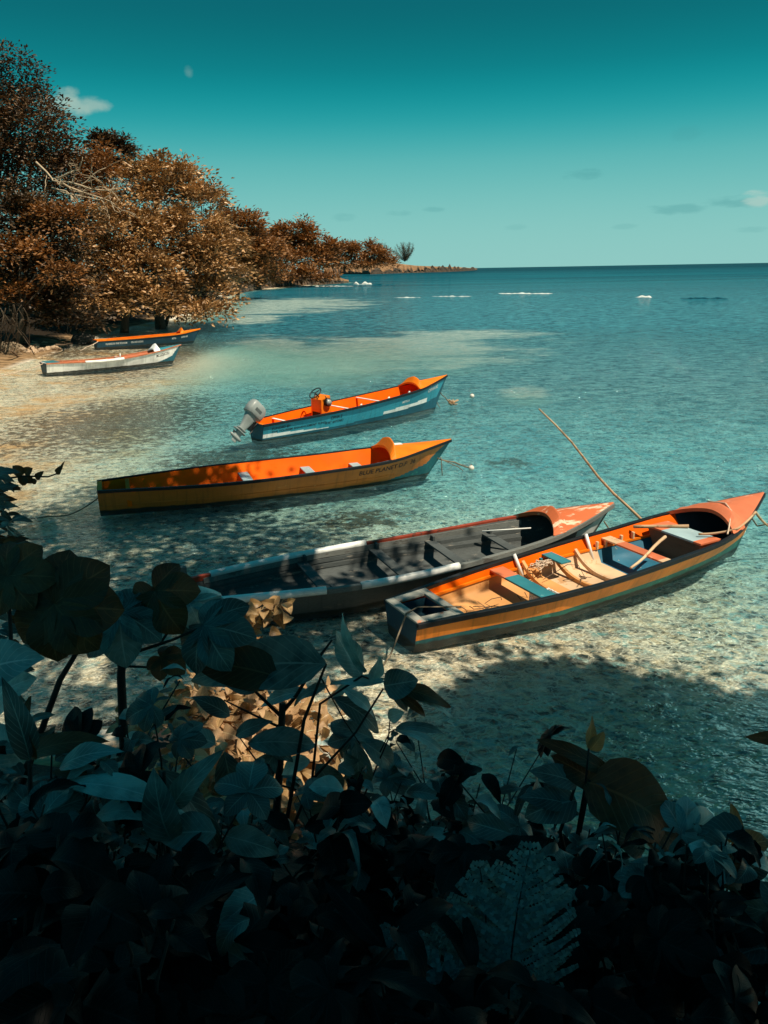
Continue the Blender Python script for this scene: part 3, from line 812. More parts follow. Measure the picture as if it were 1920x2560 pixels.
loft([srect(-.20, 0, .28, .28, .17, e=5), srect(-.21, 0, .36, .36, .225, e=5), srect(-.22, 0, .50, .375, .235, e=5), srect(-.23, 0, .66, .36, .225, e=5), srect(-.25, 0, .80, .31, .19, e=4.5), srect(-.27, 0, .845, .25, .145, e=4)], 'motor_grey', om, 'cowling')
loft([srect(-.22, 0, .325, .375, .245), srect(-.22, 0, .352, .375, .245)], 'motor_dark', om, 'cowl_band')
r = MB(); r.box((-.24, -.232, .56), (.30, .012, .12), 'motor_dark'); r.build('decal_panel', om)
loft([srect(-.22, 0, -.42, .13, .075), srect(-.22, 0, -.2, .15, .09), srect(-.22, 0, .05, .20, .13), srect(-.22, 0, .31, .29, .18)], 'motor_grey', om, 'midsection')
loft([srect(-.24, 0, -.44, .27, .15), srect(-.24, 0, -.41, .27, .15)], 'motor_grey', om, 'ventilation_plate')
loft([srect(-.22, 0, -.34, .20, .14), srect(-.22, 0, -.31, .20, .14)], 'motor_grey', om, 'splash_plate')
loft([srect(-.20, 0, -.86, .10, .02), srect(-.22, 0, -.70, .13, .035), srect(-.22, 0, -.42, .15, .06)], 'motor_grey', om, 'skeg')
r = MB(); r.tube([(x, 0, -.68) for x in (.06, .02, -.1, -.3, -.42, -.50)], [.01, .05, .075, .08, .06, .03], 'motor_grey', 12); r.build('gearcase', om)
r = MB()
for a in (0, 2.094, 4.189):
    c_, s_ = math.cos(a), math.sin(a); r.add([(-.44, .03 * c_, -.68 + .03 * s_), (-.40, .15 * c_ - .05 * s_, -.68 + .15 * s_ + .05 * c_), (-.46, .17 * c_, -.68 + .17 * s_), (-.50, .14 * c_ + .06 * s_, -.68 + .14 * s_ - .06 * c_)], [(0, 1, 2, 3), (3, 2, 1, 0)], 'motor_dark')
r.build('propeller', om)
r = MB(); r.box((.03, 0, .02), (.16, .26, .34), 'black_part'); r.tube([(.0, .12, .15), (-.18, .10, .12)], .03, 'black_part', 8); r.tube([(.0, -.12, .15), (-.18, -.10, .12)], .03, 'black_part', 8)
r.tube(wob((.08, -.16, .25), (.05, -.2, -.3), 7, .15), .025, 'black_part', 6); r.build('bracket', om, bevel=.01)

# --- white canoe near the beach
b2 = Boat('fishing_canoe', 'white canoe with rust red rails and blue bow deck moored off the beach', (-19.94, 45.99), 40.52, 8.88,
          (.60, .76, .70, .50, .21), (.60, .52, .77, 1.02), (.42, .58, .49, .27))
b2.hull(lambda f, t: ('blue_bottom' if t > .74 and f < (t - .70) * 2.2 else ('navy_hull' if f < .18 else 'white_paint')), lambda g, t: 'salmon_deck' if g > .4 else 'pale_blue')
b2.rails('rust_rail', .09, .06, .03); b2.deck(.76, .14, 'teal_seat', 'white_paint', .30, .5, .7)
r = MB(); r.tube([(t_ * b2.L, -b2.hb(t_), b2.zg(t_) - .03) for t_ in np.linspace(.25, .52, 8)], .09, 'pvc_white', 10); r.build('pipe_sleeve', b2.root)
b2.board('stern_deck', .05, b2.zg(.05) + .02, .7, 'teal_seat', y0=-.58, y1=.58)
b2.board('thwart', .52, b2.zg(.52) - .02, .08, 'white_paint'); b2.board('thwart', .30, .35, .25, 'white_paint'); b2.board('thwart', .64, .4, .25, 'white_paint')
r = MB(); r.tube([(.50 * b2.L, -.6, .5), (.50 * b2.L, -.66, .82)], .04, 'white_paint', 8); r.build('post', b2.root)
b2.text('MCGOUCOU', .775, .38, .26, 'ink_dark', width=1.0, bold=.01)

# --- navy canoe under the trees
b1 = Boat('fishing_canoe', 'dark blue canoe with orange rim and deck moored under the overhanging trees', (-22.48, 61.83), 34.39, 8.74,
          (.50, .71, .68, .50, .22), (.58, .66, .76, 1.0), (.44, .58, .50, .28))
b1.hull(lambda f, t: 'orange_paint' if f > .93 else 'navy_hull', lambda g, t: 'orange_inside')
b1.rails('orange_paint', .10, .08, .03); b1.deck(.78, .12, 'orange_paint', 'orange_paint', .28, .4, .6)
for t_ in (.25, .45, .62): b1.board('thwart', t_, .5, .3, 'salmon_deck')
b1.board('stern_deck', .05, b1.zg(.05) + .02, .8, 'orange_paint', y0=-.5, y1=.5)
b1.text('FUNDED BY THE TOURISM', .075, .40, .20, 'ink_white', width=1.65, bold=.01); b1.text('OFHA PORT ANTONIO', .30, .40, .20, 'ink_white', width=.98, bold=.015)
b1.text('METSIA', .69, .40, .20, 'ink_white', width=.38, bold=.015); b1.text('OFHA #2', .785, .40, .20, 'ink_white', width=.62, bold=.015)

# ------------------------------------------------------------------ loose gear on and by the boats
g = MB(); p0 = at(1648, 1352, 15.05); p1 = at(1347, 1022, 15.5)
pp = [p0 + (p1 - p0) * s for s in np.linspace(0, 1, 9)]
for i, q in enumerate(pp): q += np.array([.035 * math.sin(i * 1.3), 0, .03 * math.sin(i * .8 + 2)]) * (0 < i < 8)
g.tube(pp, list(np.linspace(.034, .016, 9)), 'stick_wood', 7)
simple_thing(g, 'punting_pole', 'long crooked wooden pole leaning up out of the nearest canoe', 'pole')
z6 = .62
g = MB(); a = b5.world((.672 * b5.L, .62, .60)); b_ = b5.world((.80 * b5.L - .35, .35, .66)); g.tube(wob(b5.world((.668 * b5.L, .72, .60)), b5.world((.765 * b5.L, .10, .645)), 6, .008), .035, 'stick_wood', 7)
simple_thing(g, 'stick', 'thick pale stick lying across the locker under the leaning pole', 'stick')
g = MB(); g.tube(wob(b5.world((.50 * b5.L, -.62, .48)), b5.world((.675 * b5.L, -.02, .60)), 7, .012), [.022, .024, .026, .028, .03, .032, .034], 'cream_inside', 7)
simple_thing(g, 'paddle_stick', 'slim whitish stick lying over the salmon thwart of the nearest canoe', 'stick')
g = MB(); ccw = np.array([.30 * b5.L, -.42, .07])
for k in range(5):
    zc = ccw[2] + .03 + k * .045
    for (dx, dy, sx, sy) in ((0, -.17, .40, .014), (0, .17, .40, .014), (-.2, 0, .014, .34), (.2, 0, .014, .34)): g.box(ccw + np.array([dx, dy, zc - ccw[2]]), (sx, sy, .026), 'white_paint')
for dx in (-.2, -.1, 0, .1, .2):
    for dy in (-.172, .172): g.box(ccw + np.array([dx, dy, .12]), (.018, .018, .22), 'white_paint')
for dy in (-.085, 0, .085):
    for dx in (-.202, .202): g.box(ccw + np.array([dx, dy, .12]), (.018, .018, .22), 'white_paint')
g.box(ccw + np.array([0, 0, .012]), (.40, .34, .02), 'white_paint')
g.v = [tuple(b5.world(np.array(p))) for p in g.v]
simple_thing(g, 'crate', 'white plastic slatted crate under the teal and salmon thwart', 'crate')
g = MB(); prev = None
for k in range(70):
    q = b5.world((.385 * b5.L + RNG.normal() * .13, .55 + RNG.normal() * .07, .34 + abs(RNG.normal()) * .05))
    if prev is not None: g.tube([prev, (prev + q) / 2 + RNG.normal(size=3) * .02, q], .009, 'rope_pale', 4, False)
    prev = q
simple_thing(g, 'net_heap', 'small heap of pale netting by the far side of the nearest canoe', 'net')
for k, (tx, ty) in enumerate(((.20, -.05), (.335, -.1), (.455, .05))):
    g = MB()
    a = b5.world((tx * b5.L, ty, .12))
    for j in range(7):
        e = RNG.normal(size=3) * .28; e[2] = .02
        g.tube(wob(a, a + e, 5, .2), .007, 'brown_wood', 4, False)
    simple_thing(g, 'twigs', ['thin brown twigs on the floor just ahead of the stern deck', 'tangle of brown twigs on the tan floor forward of the teal seat', 'thin twigs on the cream floor near the white post'][k], 'twigs', group='twigs fallen into the nearest canoe')


def rope(pts, rad, m, name, label, sub=8, sag=0.0, cat='rope'):
    P = []
    for a, b_ in zip(pts[:-1], pts[1:]):
        a = np.array(a); b_ = np.array(b_)
        P += [a + (b_ - a) * s - np.array([0, 0, sag * 4 * s * (1 - s)]) for s in np.linspace(0, 1, sub, endpoint=False)]
    P.append(np.array(pts[-1])); g = MB(); g.tube(P, rad, m, 6); return simple_thing(g, name, label, cat)


tdk = .875
rope([b5.world((tdk * b5.L + .12, b5.hb(tdk) + .03, b5.zg(tdk) + .04)), b5.world((tdk * b5.L, .05, b5.zg(tdk) + .145)), b5.world((tdk * b5.L - .25, -b5.hb(tdk) * .55, b5.zg(tdk) + .12)), b5.world((.80 * b5.L - .1, -b5.hb(.8) + .12, b5.zg(.8) + .06)), b5.world((.765 * b5.L, -b5.hb(.77) + .05, b5.zg(.77) + .05))],
     .016, 'rope_pale', 'deck_rope', 'pale rope tied across the salmon bow deck of the nearest canoe')
rope([b5.world((.735 * b5.L, -.35, .66)), b5.world((.80 * b5.L, -b5.hb(.8) + .02, b5.zg(.8) + .06)), b5.world((.90 * b5.L, -b5.hb(.9) - .05, b5.zg(.9) + .03)), at(1925, 1318, 14.6), at(2150, 1290, 14.6)], .024, 'stick_wood', 'mooring_rope', 'thick brown mooring line running from the nearest bow out past the right edge', 10, .03)
rope([b5.world((.965 * b5.L, -.03, .55)), at(1893, 1315, 15.6), at(1920, 1310, 15.4), at(2100, 1260, 15.0)], .016, 'rope_grey', 'anchor_rope', 'thin dark line hanging below the tip of the nearest bow')
pz = b5.world((.02, -.15, .44))
rope([b5.world((.9, -.35, .42)), b5.world((.25, -.1, .47)), pz, pz + np.array([-.25, -.5, -.42]), pz + np.array([-.6, -1.2, -.6])], .014, 'rope_grey', 'stern_rope', 'dark rope over the stern deck of the nearest canoe down into the water')
s4 = b4.world((.0, -.3, .35))
rope([s4, s4 + np.array([-.5, -.45, -.25]), un(120, 1290, .02), un(20, 1300, -.02)], .016, 'rope_grey', 'stern_rope', 'dark mooring rope running left from the stern of the orange canoe', 8, .03)
s2 = b2.world((0, 0, .55)); rope([s2, un(60, 925, .3), un(-30, 945, .05)], .022, 'rope_pale', 'stern_rope', 'pale mooring line running left from the stern of the white canoe', 8, .05)
s1 = b1.world((0.2, -.45, .55)); rope([s1, un(215, 868, .2), un(200, 876, .0)], .03, 'rope_pale', 'stern_rope', 'pale mooring line at the stern of the dark blue canoe', 8, .05)


def buoy(p, r_, name, label):
    g = MB(); rings = []
    for k in range(9):
        a = -math.pi / 2 + math.pi * k / 8; rr = max(r_ * math.cos(a), .004)
        rings.append([(p[0] + rr * math.cos(u), p[1] + rr * math.sin(u), p[2] + r_ * .95 * math.sin(a)) for u in np.linspace(0, 2 * math.pi, 14, endpoint=False)])
    g.grid(rings, 'buoy_white', close=True); g.tube([(p[0], p[1], p[2] + r_ * .9), (p[0], p[1], p[2] + r_ * 1.35)], r_ * .16, 'rope_grey', 6)
    return simple_thing(g, name, label, 'buoy')


bp = un(1180, 990, .08); buoy(bp, .105, 'buoy', 'round white buoy afloat alone beyond the bow of the motor canoe')
fp = un(1178, 1170, .04); buoy(fp, .085, 'float', 'small pale float on the bow line of the orange canoe')
t4 = b4.world((.955 * b4.L, -.03, .42))
rope([t4, (t4 + fp) / 2 + np.array([0, 0, .03]), fp], .02, 'rope_grey', 'bow_rope', 'dark bow line from the orange canoe out to its float', 8, .02)
rope([t4 + np.array([.02, 0, 0]), (t4 * .4 + fp * .6) - np.array([0, .12, .05]), fp - np.array([.25, .1, .05])], .012, 'rope_grey', 'bow_rope', 'second thinner line slanting below the bow line of the orange canoe')
rope([t4 + np.array([.1, 0, .03]), t4 + np.array([.14, -.02, -.5])], .014, 'rope_grey', 'rope_end', 'loose rope end hanging straight down from the orange bow')
t3 = b3.world((.95 * b3.L, -.03, .68)); k3 = un(1128, 1009, .03)
rope([t3, (t3 + k3) / 2, k3], .018, 'rope_grey', 'bow_rope', 'dark bow line from the motor canoe down to a clump of weed', 8, .05)
rope([t3, t3 + np.array([-.12, -.1, -.45]), t3 + np.array([.02, -.1, -.68])], .014, 'rope_grey', 'rope_end', 'loose rope loop hanging from the bow of the motor canoe')
g = MB()
for k in range(26):
    e = RNG.normal(size=3) * .16; e[2] = abs(e[2]) * .5; g.tube([k3 + RNG.normal(size=3) * .05, k3 + e], .022, 'stick_wood', 4)
simple_thing(g, 'weed_clump', 'small brown weed clump on the bow line of the motor canoe', 'seaweed')
t6 = b6.world((.975 * b6.L, -.02, .5)); rope([t6, t6 + np.array([.1, -.05, -.15]), t6 + np.array([.12, -.05, -.42]), t6 + np.array([.02, -.05, -.3])], .016, 'rope_grey', 'bow_rope', 'dark rope loop hanging at the bow of the weathered canoe')
g = MB(); g.tube([b6.world((.675 * b6.L, .45, .52)), b6.world((.78 * b6.L, .1, .56))], .014, 'pvc_white', 6); simple_thing(g, 'thin_rod', 'thin whitish rod lying under the bow deck of the weathered canoe', 'rod')

# ------------------------------------------------------------------ headlands, rocks, breakers
m, t = mat('cliff_rock')
pos = t.new('ShaderNodeNewGeometry').outputs['Position']
n1 = t.noise(pos, .35, 6, .7); n2 = t.noise(pos, .06, 3)
c = t.mix(t.smooth(n1, .38, .62), (.016, .012, .009), (.13, .088, .055))
finish(t, t.new('ShaderNodeBsdfPrincipled', {'Base Color': c, 'Roughness': .95, 'Normal': bump(t, n1, 1, .8)}).outputs[0])
m, t = mat('dry_turf')
pos = t.new('ShaderNodeNewGeometry').outputs['Position']
n1 = t.noise(pos, .12, 6, .7)
finish(t, t.new('ShaderNodeBsdfPrincipled', {'Base Color': t.mix(t.smooth(n1, .35, .65), (.13, .065, .025), (.36, .20, .09)), 'Roughness': 1, 'Normal': bump(t, n1, .8, 1.0)}).outputs[0])


def headland(name, pts, back, seed, jag=1.0):
    """pts: survey points (px, base py, cliff-edge py, land-top py)"""
    rng = np.random.default_rng(seed); b = MB(); P = []
    px = np.linspace(pts[0][0], pts[-1][0], 90); A = np.array(pts, float)
    for i, x in enumerate(px):
        yb, yc, yt = (np.interp(x, A[:, 0], A[:, k]) for k in (1, 2, 3))
        g = un(x, yb, 0); D = g[1]; j = rng.normal() * .5 * jag
        k = D / FPX; hc = max(.3, (yb - yc) * k + j * (yb - yc) * k * .35); ht = max(hc + .1, (yb - yt) * k)
        out = nrm(g[:2]); o3 = np.array([out[0], out[1], 0])
        f = lambda d, z: tuple(g + o3 * d + np.array([0, 0, z]))
        P.append([f(-1, -1.5), f(rng.normal() * .6 * jag + .3, hc * .35), f(rng.normal() * .5 * jag, hc * .7), f(.8 + rng.normal() * jag, hc), f(back * .3, hc * .55 + ht * .45), f(back * .7, ht), f(back * 1.6, ht * .9), f(back * 2.5, -1.5)])
    b.grid(P, lambda i, j: 'cliff_rock' if j < 3 else 'dry_turf', smooth=False, flip=True)
    o = b.build(name); tag(o, kind='structure'); return o


headland('headland', [(560, 742, 735, 732), (600, 731, 722, 716), (660, 722, 704, 694), (740, 714, 690, 680), (800, 712, 696, 688), (850, 709, 701, 697), (872, 706, 704, 703)], 30, 3)
headland('headland_point', [(810, 687, 676, 662), (852, 685.5, 677, 662), (925, 686, 677, 660), (988, 683.5, 676, 659), (1040, 682, 675, 665), (1100, 680.5, 670, 667.5), (1150, 678.5, 670.5, 669), (1180, 676.5, 671.2, 670.8), (1193, 675, 672.5, 672.3)], 160, 4, 2.2)

m, t = mat('foam')
pos = t.new('ShaderNodeNewGeometry').outputs['Position']; n1 = t.noise(pos, .8, 4, .7)
finish(t, t.new('ShaderNodeBsdfPrincipled', {'Base Color': t.mix(t.smooth(n1, .3, .6), (.45, .55, .52), (.85, .85, .80)), 'Roughness': .9, 'Normal': bump(t, n1, .8, .3)}).outputs[0])
paint('dark_swell', (.004, .05, .075), None, 0, .25)


def breaker(px0, px1, py, h, label, mt='foam', depth=1.2):
    a, b_ = un(px0, py), un(px1, py); n = max(10, int(abs(px1 - px0) / 2)); g = MB(); P = []
    ph = RNG.random() * 9
    for i in range(n + 1):
        s = i / n; q = a + (b_ - a) * s; e = math.sin(math.pi * s) ** .5; hh = h * e * max(.03, .40 + 1.1 * mnoise.noise((s * n * .16 + ph, 0, 1)))
        q = q + np.array([0, mnoise.noise((s * n * .1, ph, 2)) * depth, 0]); y_ = np.array([0, 1.0, 0]); z_ = np.array([0, 0, 1.0]); d = depth * (.25 + .75 * e)
        P.append([q - y_ * d - z_ * .05, q - y_ * d * .6 + z_ * hh * .55, q - y_ * .1 * d + z_ * hh, q + y_ * .5 * d + z_ * hh * .6, q + y_ * d * 1.4 - z_ * .05])
    g.grid(P, mt, flip=True); o = g.build('breaking_wave'); tag(o, label, 'wave', 'breakers along the reef'); return o


breaker(884, 930, 711, 1.6, 'tall bright white breaker just off the rocky headland')
breaker(690, 884, 715.5, .35, 'long thin white surf line along the foot of the headland', depth=2.5)
breaker(790, 815, 709, 1.2, 'small white surge against the headland rocks')
breaker(1246, 1384, 734, .26, 'long low white breaker in the middle of the bay', depth=1.5)
breaker(1588, 1632, 743, .45, 'short white breaker near the right side of the bay', depth=.9)
breaker(985, 1052, 744, .16, 'faint thin surf line left of the long low breaker', depth=.6)
breaker(1080, 1180, 741, .14, 'faint thin surf line just below the long low breaker', depth=.6)
breaker(1112, 1150, 677.5, 3.5, 'white surf at the outer cliff of the low point', depth=8)
breaker(1700, 1825, 747, .35, 'dark unbroken swell right of the short white breaker', 'dark_swell', 1.6)
breaker(930, 985, 712, .5, 'dark unbroken swell beside the tall white breaker', 'dark_swell', 1.8)

# ------------------------------------------------------------------ trees on the shore
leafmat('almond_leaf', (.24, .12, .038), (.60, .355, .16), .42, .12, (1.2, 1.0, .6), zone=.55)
leafmat('dark_leaf', (.018, .014, .008), (.115, .065, .028), .5, .15, (1.3, 1.0, .6))  # very dark leaf, also carrying painted shade in the left-edge tree and thicket
leafmat('shade_side_leaf', (.022, .013, .006), (.17, .09, .036), .5, .12, (1.3, 1.0, .6))  # shade on the left trees put into a darker leaf colour
leafmat('rust_leaf', (.18, .078, .022), (.40, .185, .062), .5, .2, (1.3, 1.0, .6), zone=.5)
leafmat('pine_needle', (.05, .06, .04), (.13, .10, .055), .6, .1)
paint('bark', (.13, .095, .065), (.05, .035, .025), .3, .9, 6, (1, 1, .3), .4)
paint('pale_bark', (.42, .31, .20), (.25, .17, .1), .3, .85, 6, (1, 1, .3), .3)
paint('dead_wood', (.50, .38, .25), (.3, .2, .12), .2, .85, 6)


def px_blob(cx, cy, rx, ry, Y, deep=.9, dy=0.0):
    c = at(cx, cy, Y + dy); k = np.linalg.norm(c - EYE) / FPX * .97
    return (c, (rx * k, max(rx, ry) * k * deep, ry * k))


def ground_z(x, y):
    d = float(shore_dist(np.array([x]), np.array([y]))[0]); return min(-d * .10, 2.2) if d < 0 else -min(.05 * d + .03, .34)


def tree(name, label, px, Y, blobs, leaf='almond_leaf', n_clump=300, per=26, rc=.55, ll=.36, cat='tree', group=None, trunk_r=.28, bark='bark', seed=0, lw=.5, upbias=.9, shell=.62, trunk_px=None, limb=True, z0=None):
    rng = np.random.default_rng(seed + 100); B = [px_blob(*b[:4], Y, dy=(b[4] if len(b) > 4 else 0)) for b in blobs]
    base = at(px, 1000, Y); base[2] = z0 if z0 is not None else max(ground_z(base[0], base[1]), -.3) - .1
    root = empty(name, base, label, cat, group)
    P, H_, N_, L_ = blobs_to_leaves(B, n_clump, per, rc, ll, upbias, shell, rng)
    V, F, UV = scatter(P, H_, N_, L_, L_ * lw)
    npmesh('crown', V - base, F, leaf, root, UV)
    g = MB(); top = B[0][0] if trunk_px is None else at(*trunk_px, Y)
    mid = base + (top - base) * .45 + rng.normal(size=3) * trunk_r * 1.5
    tp = [base, base + (mid - base) * .5 + rng.normal(size=3) * trunk_r * .5, mid, (mid + top) / 2 + rng.normal(size=3) * trunk_r, top]
    g.tube(tp, [trunk_r * 1.35, trunk_r, trunk_r * .8, trunk_r * .55, trunk_r * .25], bark, 8)
    if limb:
        for c, r in B:
            g.tube(wob(mid, c, 7, .08, rng), list(np.linspace(trunk_r * .5, trunk_r * .12, 7)), bark, 6)
            for k in range(7):
                e = c + nrm(rng.normal(size=3)) * np.array(r) * .9
                g.tube(wob(c + (mid - c) * .15 * rng.random(), e, 5, .12, rng), list(np.linspace(trunk_r * .16, trunk_r * .04, 5)), bark, 4, False)
    t_ = g.build('trunk', root); t_.data.transform(Matrix.Translation(-Vector([float(x) for x in base])))
    return root


GT = 'broad-leaved trees crowding the left shore'
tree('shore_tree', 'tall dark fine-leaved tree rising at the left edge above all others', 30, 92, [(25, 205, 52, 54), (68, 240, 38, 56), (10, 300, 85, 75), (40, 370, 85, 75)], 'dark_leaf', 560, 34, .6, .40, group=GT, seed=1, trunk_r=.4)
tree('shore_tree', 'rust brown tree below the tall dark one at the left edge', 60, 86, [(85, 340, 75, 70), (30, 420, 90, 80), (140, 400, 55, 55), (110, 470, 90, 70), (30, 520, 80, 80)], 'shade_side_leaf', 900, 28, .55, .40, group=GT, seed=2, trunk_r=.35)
tree('umbrella_tree', 'small dark flat-topped tree standing up on the skyline behind the almond trees', 285, 100, [(275, 365, 42, 24), (300, 385, 36, 20), (255, 392, 30, 22), (320, 398, 24, 10), (262, 425, 40, 22)], 'dark_leaf', 260, 44, .42, .42, group=GT, seed=3, trunk_r=.22, trunk_px=(280, 440))
tree('shore_tree', 'olive brown tree under the flat-topped tree behind the bare grey branch', 225, 92, [(220, 440, 80, 50), (160, 440, 55, 40), (265, 470, 60, 45), (200, 510, 90, 60)], 'rust_leaf', 620, 28, .55, .40, group=GT, seed=4)
tree('almond_tree', 'largest almond tree with tiered golden brown leaves leaning over the water', 420, 84, [(400, 470, 85, 55, 2), (450, 520, 85, 60), (350, 540, 90, 70), (475, 590, 85, 60, -2), (400, 620, 100, 65, -3), (510, 650, 80, 55, -3), (440, 700, 100, 55, -4), (560, 700, 60, 40, -2), (520, 745, 65, 40, -5), (575, 640, 40, 60, 2)], 'almond_leaf', 1900, 26, .5, .44, group=GT, seed=5, trunk_r=.45)
tree('almond_tree', 'thin leafy spray of an almond tree topping the crown at the skyline', 430, 88, [(425, 440, 60, 24), (385, 430, 30, 18), (460, 445, 26, 12), (530, 480, 28, 12), (560, 488, 12, 6), (510, 510, 40, 26)], 'almond_leaf', 150, 22, .4, .55, group=GT, seed=6, trunk_px=(470, 560), trunk_r=.18)
tree('almond_tree', 'dense almond tree behind the dark blue canoe with branches low over the water', 330, 78, [(310, 600, 90, 70, -1), (250, 660, 90, 65, -1), (340, 690, 95, 60, -2), (280, 740, 90, 50, -3), (370, 760, 85, 36, -4), (215, 740, 70, 50, -2), (500, 785, 62, 26, -2), (430, 775, 40, 18, -2)], 'almond_leaf', 1500, 26, .48, .42, group=GT, seed=7, trunk_r=.35)
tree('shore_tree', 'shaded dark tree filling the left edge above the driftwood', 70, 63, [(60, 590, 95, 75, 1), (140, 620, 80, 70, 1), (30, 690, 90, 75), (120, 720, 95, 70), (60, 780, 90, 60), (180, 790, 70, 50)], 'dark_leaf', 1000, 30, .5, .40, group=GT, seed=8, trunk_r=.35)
tree('shore_tree', 'tan-leaved bush lit at its top in front of the shaded tree', 60, 60, [(50, 640, 60, 40, 0), (150, 560, 70, 40, 3), (30, 750, 50, 40, 0), (150, 690, 40, 30, 0)], 'rust_leaf', 260, 22, .36, .36, group=GT, seed=9, trunk_r=.15)
tree('shore_tree', 'brown tree sloping down behind the largest almond tree towards the headland', 610, 170, [(600, 580, 55, 40), (570, 600, 40, 60), (640, 610, 45, 40), (610, 650, 70, 45), (640, 690, 50, 30), (580, 690, 60, 40)], 'rust_leaf', 900, 34, .8, .8, group=GT, seed=10, trunk_r=.4)
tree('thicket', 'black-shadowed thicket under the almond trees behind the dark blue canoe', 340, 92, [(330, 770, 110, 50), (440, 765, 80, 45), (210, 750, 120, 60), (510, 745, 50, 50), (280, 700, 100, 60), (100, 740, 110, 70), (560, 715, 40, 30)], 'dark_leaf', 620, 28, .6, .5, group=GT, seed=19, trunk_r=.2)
GH = 'trees on the headland across the bay'
tree('headland_tree', 'rounded rust-brown tree highest on the rocky headland', 745, 300, [(735, 590, 50, 32), (770, 620, 60, 30), (700, 625, 55, 35), (745, 650, 85, 32), (810, 625, 28, 24), (800, 655, 36, 20)], 'rust_leaf', 620, 32, 1.4, 1.3, group=GH, seed=11, trunk_r=.7, z0=4)
tree('headland_tree', 'low bushy tree at the foot of the headland above the pale rocks', 690, 285, [(670, 680, 45, 22), (720, 690, 50, 16), (770, 690, 36, 16), (640, 700, 36, 20), (825, 696, 30, 8)], 'rust_leaf', 320, 28, 1.2, 1.2, group=GH, seed=12, trunk_r=.4, z0=1)
tree('headland_tree', 'paler spreading tree at the near end of the headland', 655, 255, [(640, 640, 50, 40), (680, 660, 45, 32), (610, 700, 46, 24)], 'rust_leaf', 340, 30, 1.2, 1.1, group=GH, seed=13, trunk_r=.5, z0=2)
tree('headland_bush', 'broad low bush on the flat point beyond the headland', 880, 760, [(830, 642, 44, 22), (870, 636, 44, 24), (912, 634, 38, 24), (945, 645, 36, 18), (868, 660, 70, 12), (940, 662, 60, 9)], 'rust_leaf', 800, 30, 2.2, 2.3, group=GH, seed=14, trunk_r=.6, z0=6)


def pine(px, Y, top, base_py, w, seed, label):
    rng = np.random.default_rng(seed); b = at(px, base_py, Y); tz = at(px, top, Y)[2]; root = empty('pine_tree', b, label, 'tree', GH); H_ = tz - b[2]
    g = MB(); P = []; Hd = []
    for k in range(22):
        a = rng.uniform(0, 6.28); s = rng.random(); e = b + np.array([math.cos(a) * w * (.15 + .85 * s), math.sin(a) * w * .6, H_ * (1.0 - .45 * s * s) * rng.uniform(.8, 1)])
        q = wob(b + np.array([0, 0, H_ * .05]), e, 8, .05, rng); g.tube([x - b for x in q], list(np.linspace(H_ * .016, H_ * .004, 8)), 'bark', 4)
        for j in range(420):
            s_ = rng.uniform(.15, 1.05); i0 = min(int(s_ * 7), 6); x = q[i0] + (q[min(i0 + 1, 7)] - q[i0]) * (s_ * 7 - i0)
            P.append(x + rng.normal(size=3) * H_ * .035); Hd.append((e - b) / H_ + rng.normal(size=3) * .7)
    P = np.array(P); n = len(P); L = rng.uniform(.022, .05, n) * H_
    V, F, UV = scatter(P, np.array(Hd), rng.normal(size=(n, 3)), L, L * .22); npmesh('crown', V - b, F, 'pine_needle', root, UV); g.build('trunk', root)


pine(1012, 880, 606, 656, 15, 5, 'feathery bare-looking pine standing alone at the right on the flat point')
pine(955, 860, 604, 656, 11, 6, 'thin feathery pine half hidden behind the bush on the flat point')

# dead grey branch caught in the left trees
g = MB(); rng = np.random.default_rng(21); Yd = 80


def twig(a, b_, r, depth):
    q = wob(a, b_, 6, .09, rng); g.tube(q, list(np.linspace(r, r * .45, 6)), 'dead_wood', 5)
    if depth:
        for k in range(4 if depth > 1 else 3):
            s = rng.integers(1, 6); p = np.array(q[s]); L = np.linalg.norm(np.array(b_) - np.array(a)) * rng.uniform(.35, .65)
            d = nrm(np.array(b_) - np.array(a)) + rng.normal(size=3) * .5; d[1] -= .25; twig(p, p + nrm(d) * L, r * .5, depth - 1)


for (x0, y0, x1, y1) in [(90, 405, 150, 455), (150, 455, 285, 510), (150, 455, 300, 470), (130, 470, 200, 515), (150, 480, 250, 500), (140, 445, 200, 425)]:
    twig(at(x0, y0, Yd - 4), at(x1, y1, Yd - 6), .10, 2)
simple_thing(g, 'dead_branch', 'bare bleached branch spreading among the brown trees at upper left', 'branch')

# beach foot: prop roots, driftwood, rocks
g = MB()
for k in range(16):
    a = at(RNG.uniform(0, 60), RNG.uniform(760, 800), 54); b_ = un(RNG.uniform(-10, 90), RNG.uniform(868, 890), .1); g.tube(wob(a, b_, 7, .03), .03, 'bark', 5)
simple_thing(g, 'prop_roots', 'tangle of thin hanging roots at the left edge above the beach', 'roots')
for k, (x0, y0, x1, y1, r_) in enumerate([(75, 800, 190, 845, .16), (140, 822, 165, 850, .1), (30, 838, 95, 852, .1)]):
    g = MB(); a = un(x0, y0 + 40, .7); b_ = un(x1, y1 + 10, .15)
    q = wob(a, b_, 8, .04); g.tube(q, list(np.linspace(r_ * .7, r_ * .3, 8)), 'brown_wood', 7)
    for j in range(3): g.tube(wob(q[2 + j], np.array(q[2 + j]) + np.array([RNG.normal() * .4 + .3, RNG.normal() * .3, abs(RNG.normal()) * .25]), 5, .04), list(np.linspace(r_ * .3, r_ * .1, 5)), 'brown_wood', 5)
    simple_thing(g, 'driftwood', ['long grey driftwood limb sloping down in the shade above the beach', 'short grey driftwood snag standing beside the dark rock', 'low driftwood piece lying behind the pale stones'][k], 'driftwood')
paint('pale_stone', (.48, .34, .22), (.25, .16, .1), .3, .9, 3); paint('dark_stone', (.07, .06, .05), (.16, .13, .1), .3, .9, 3)


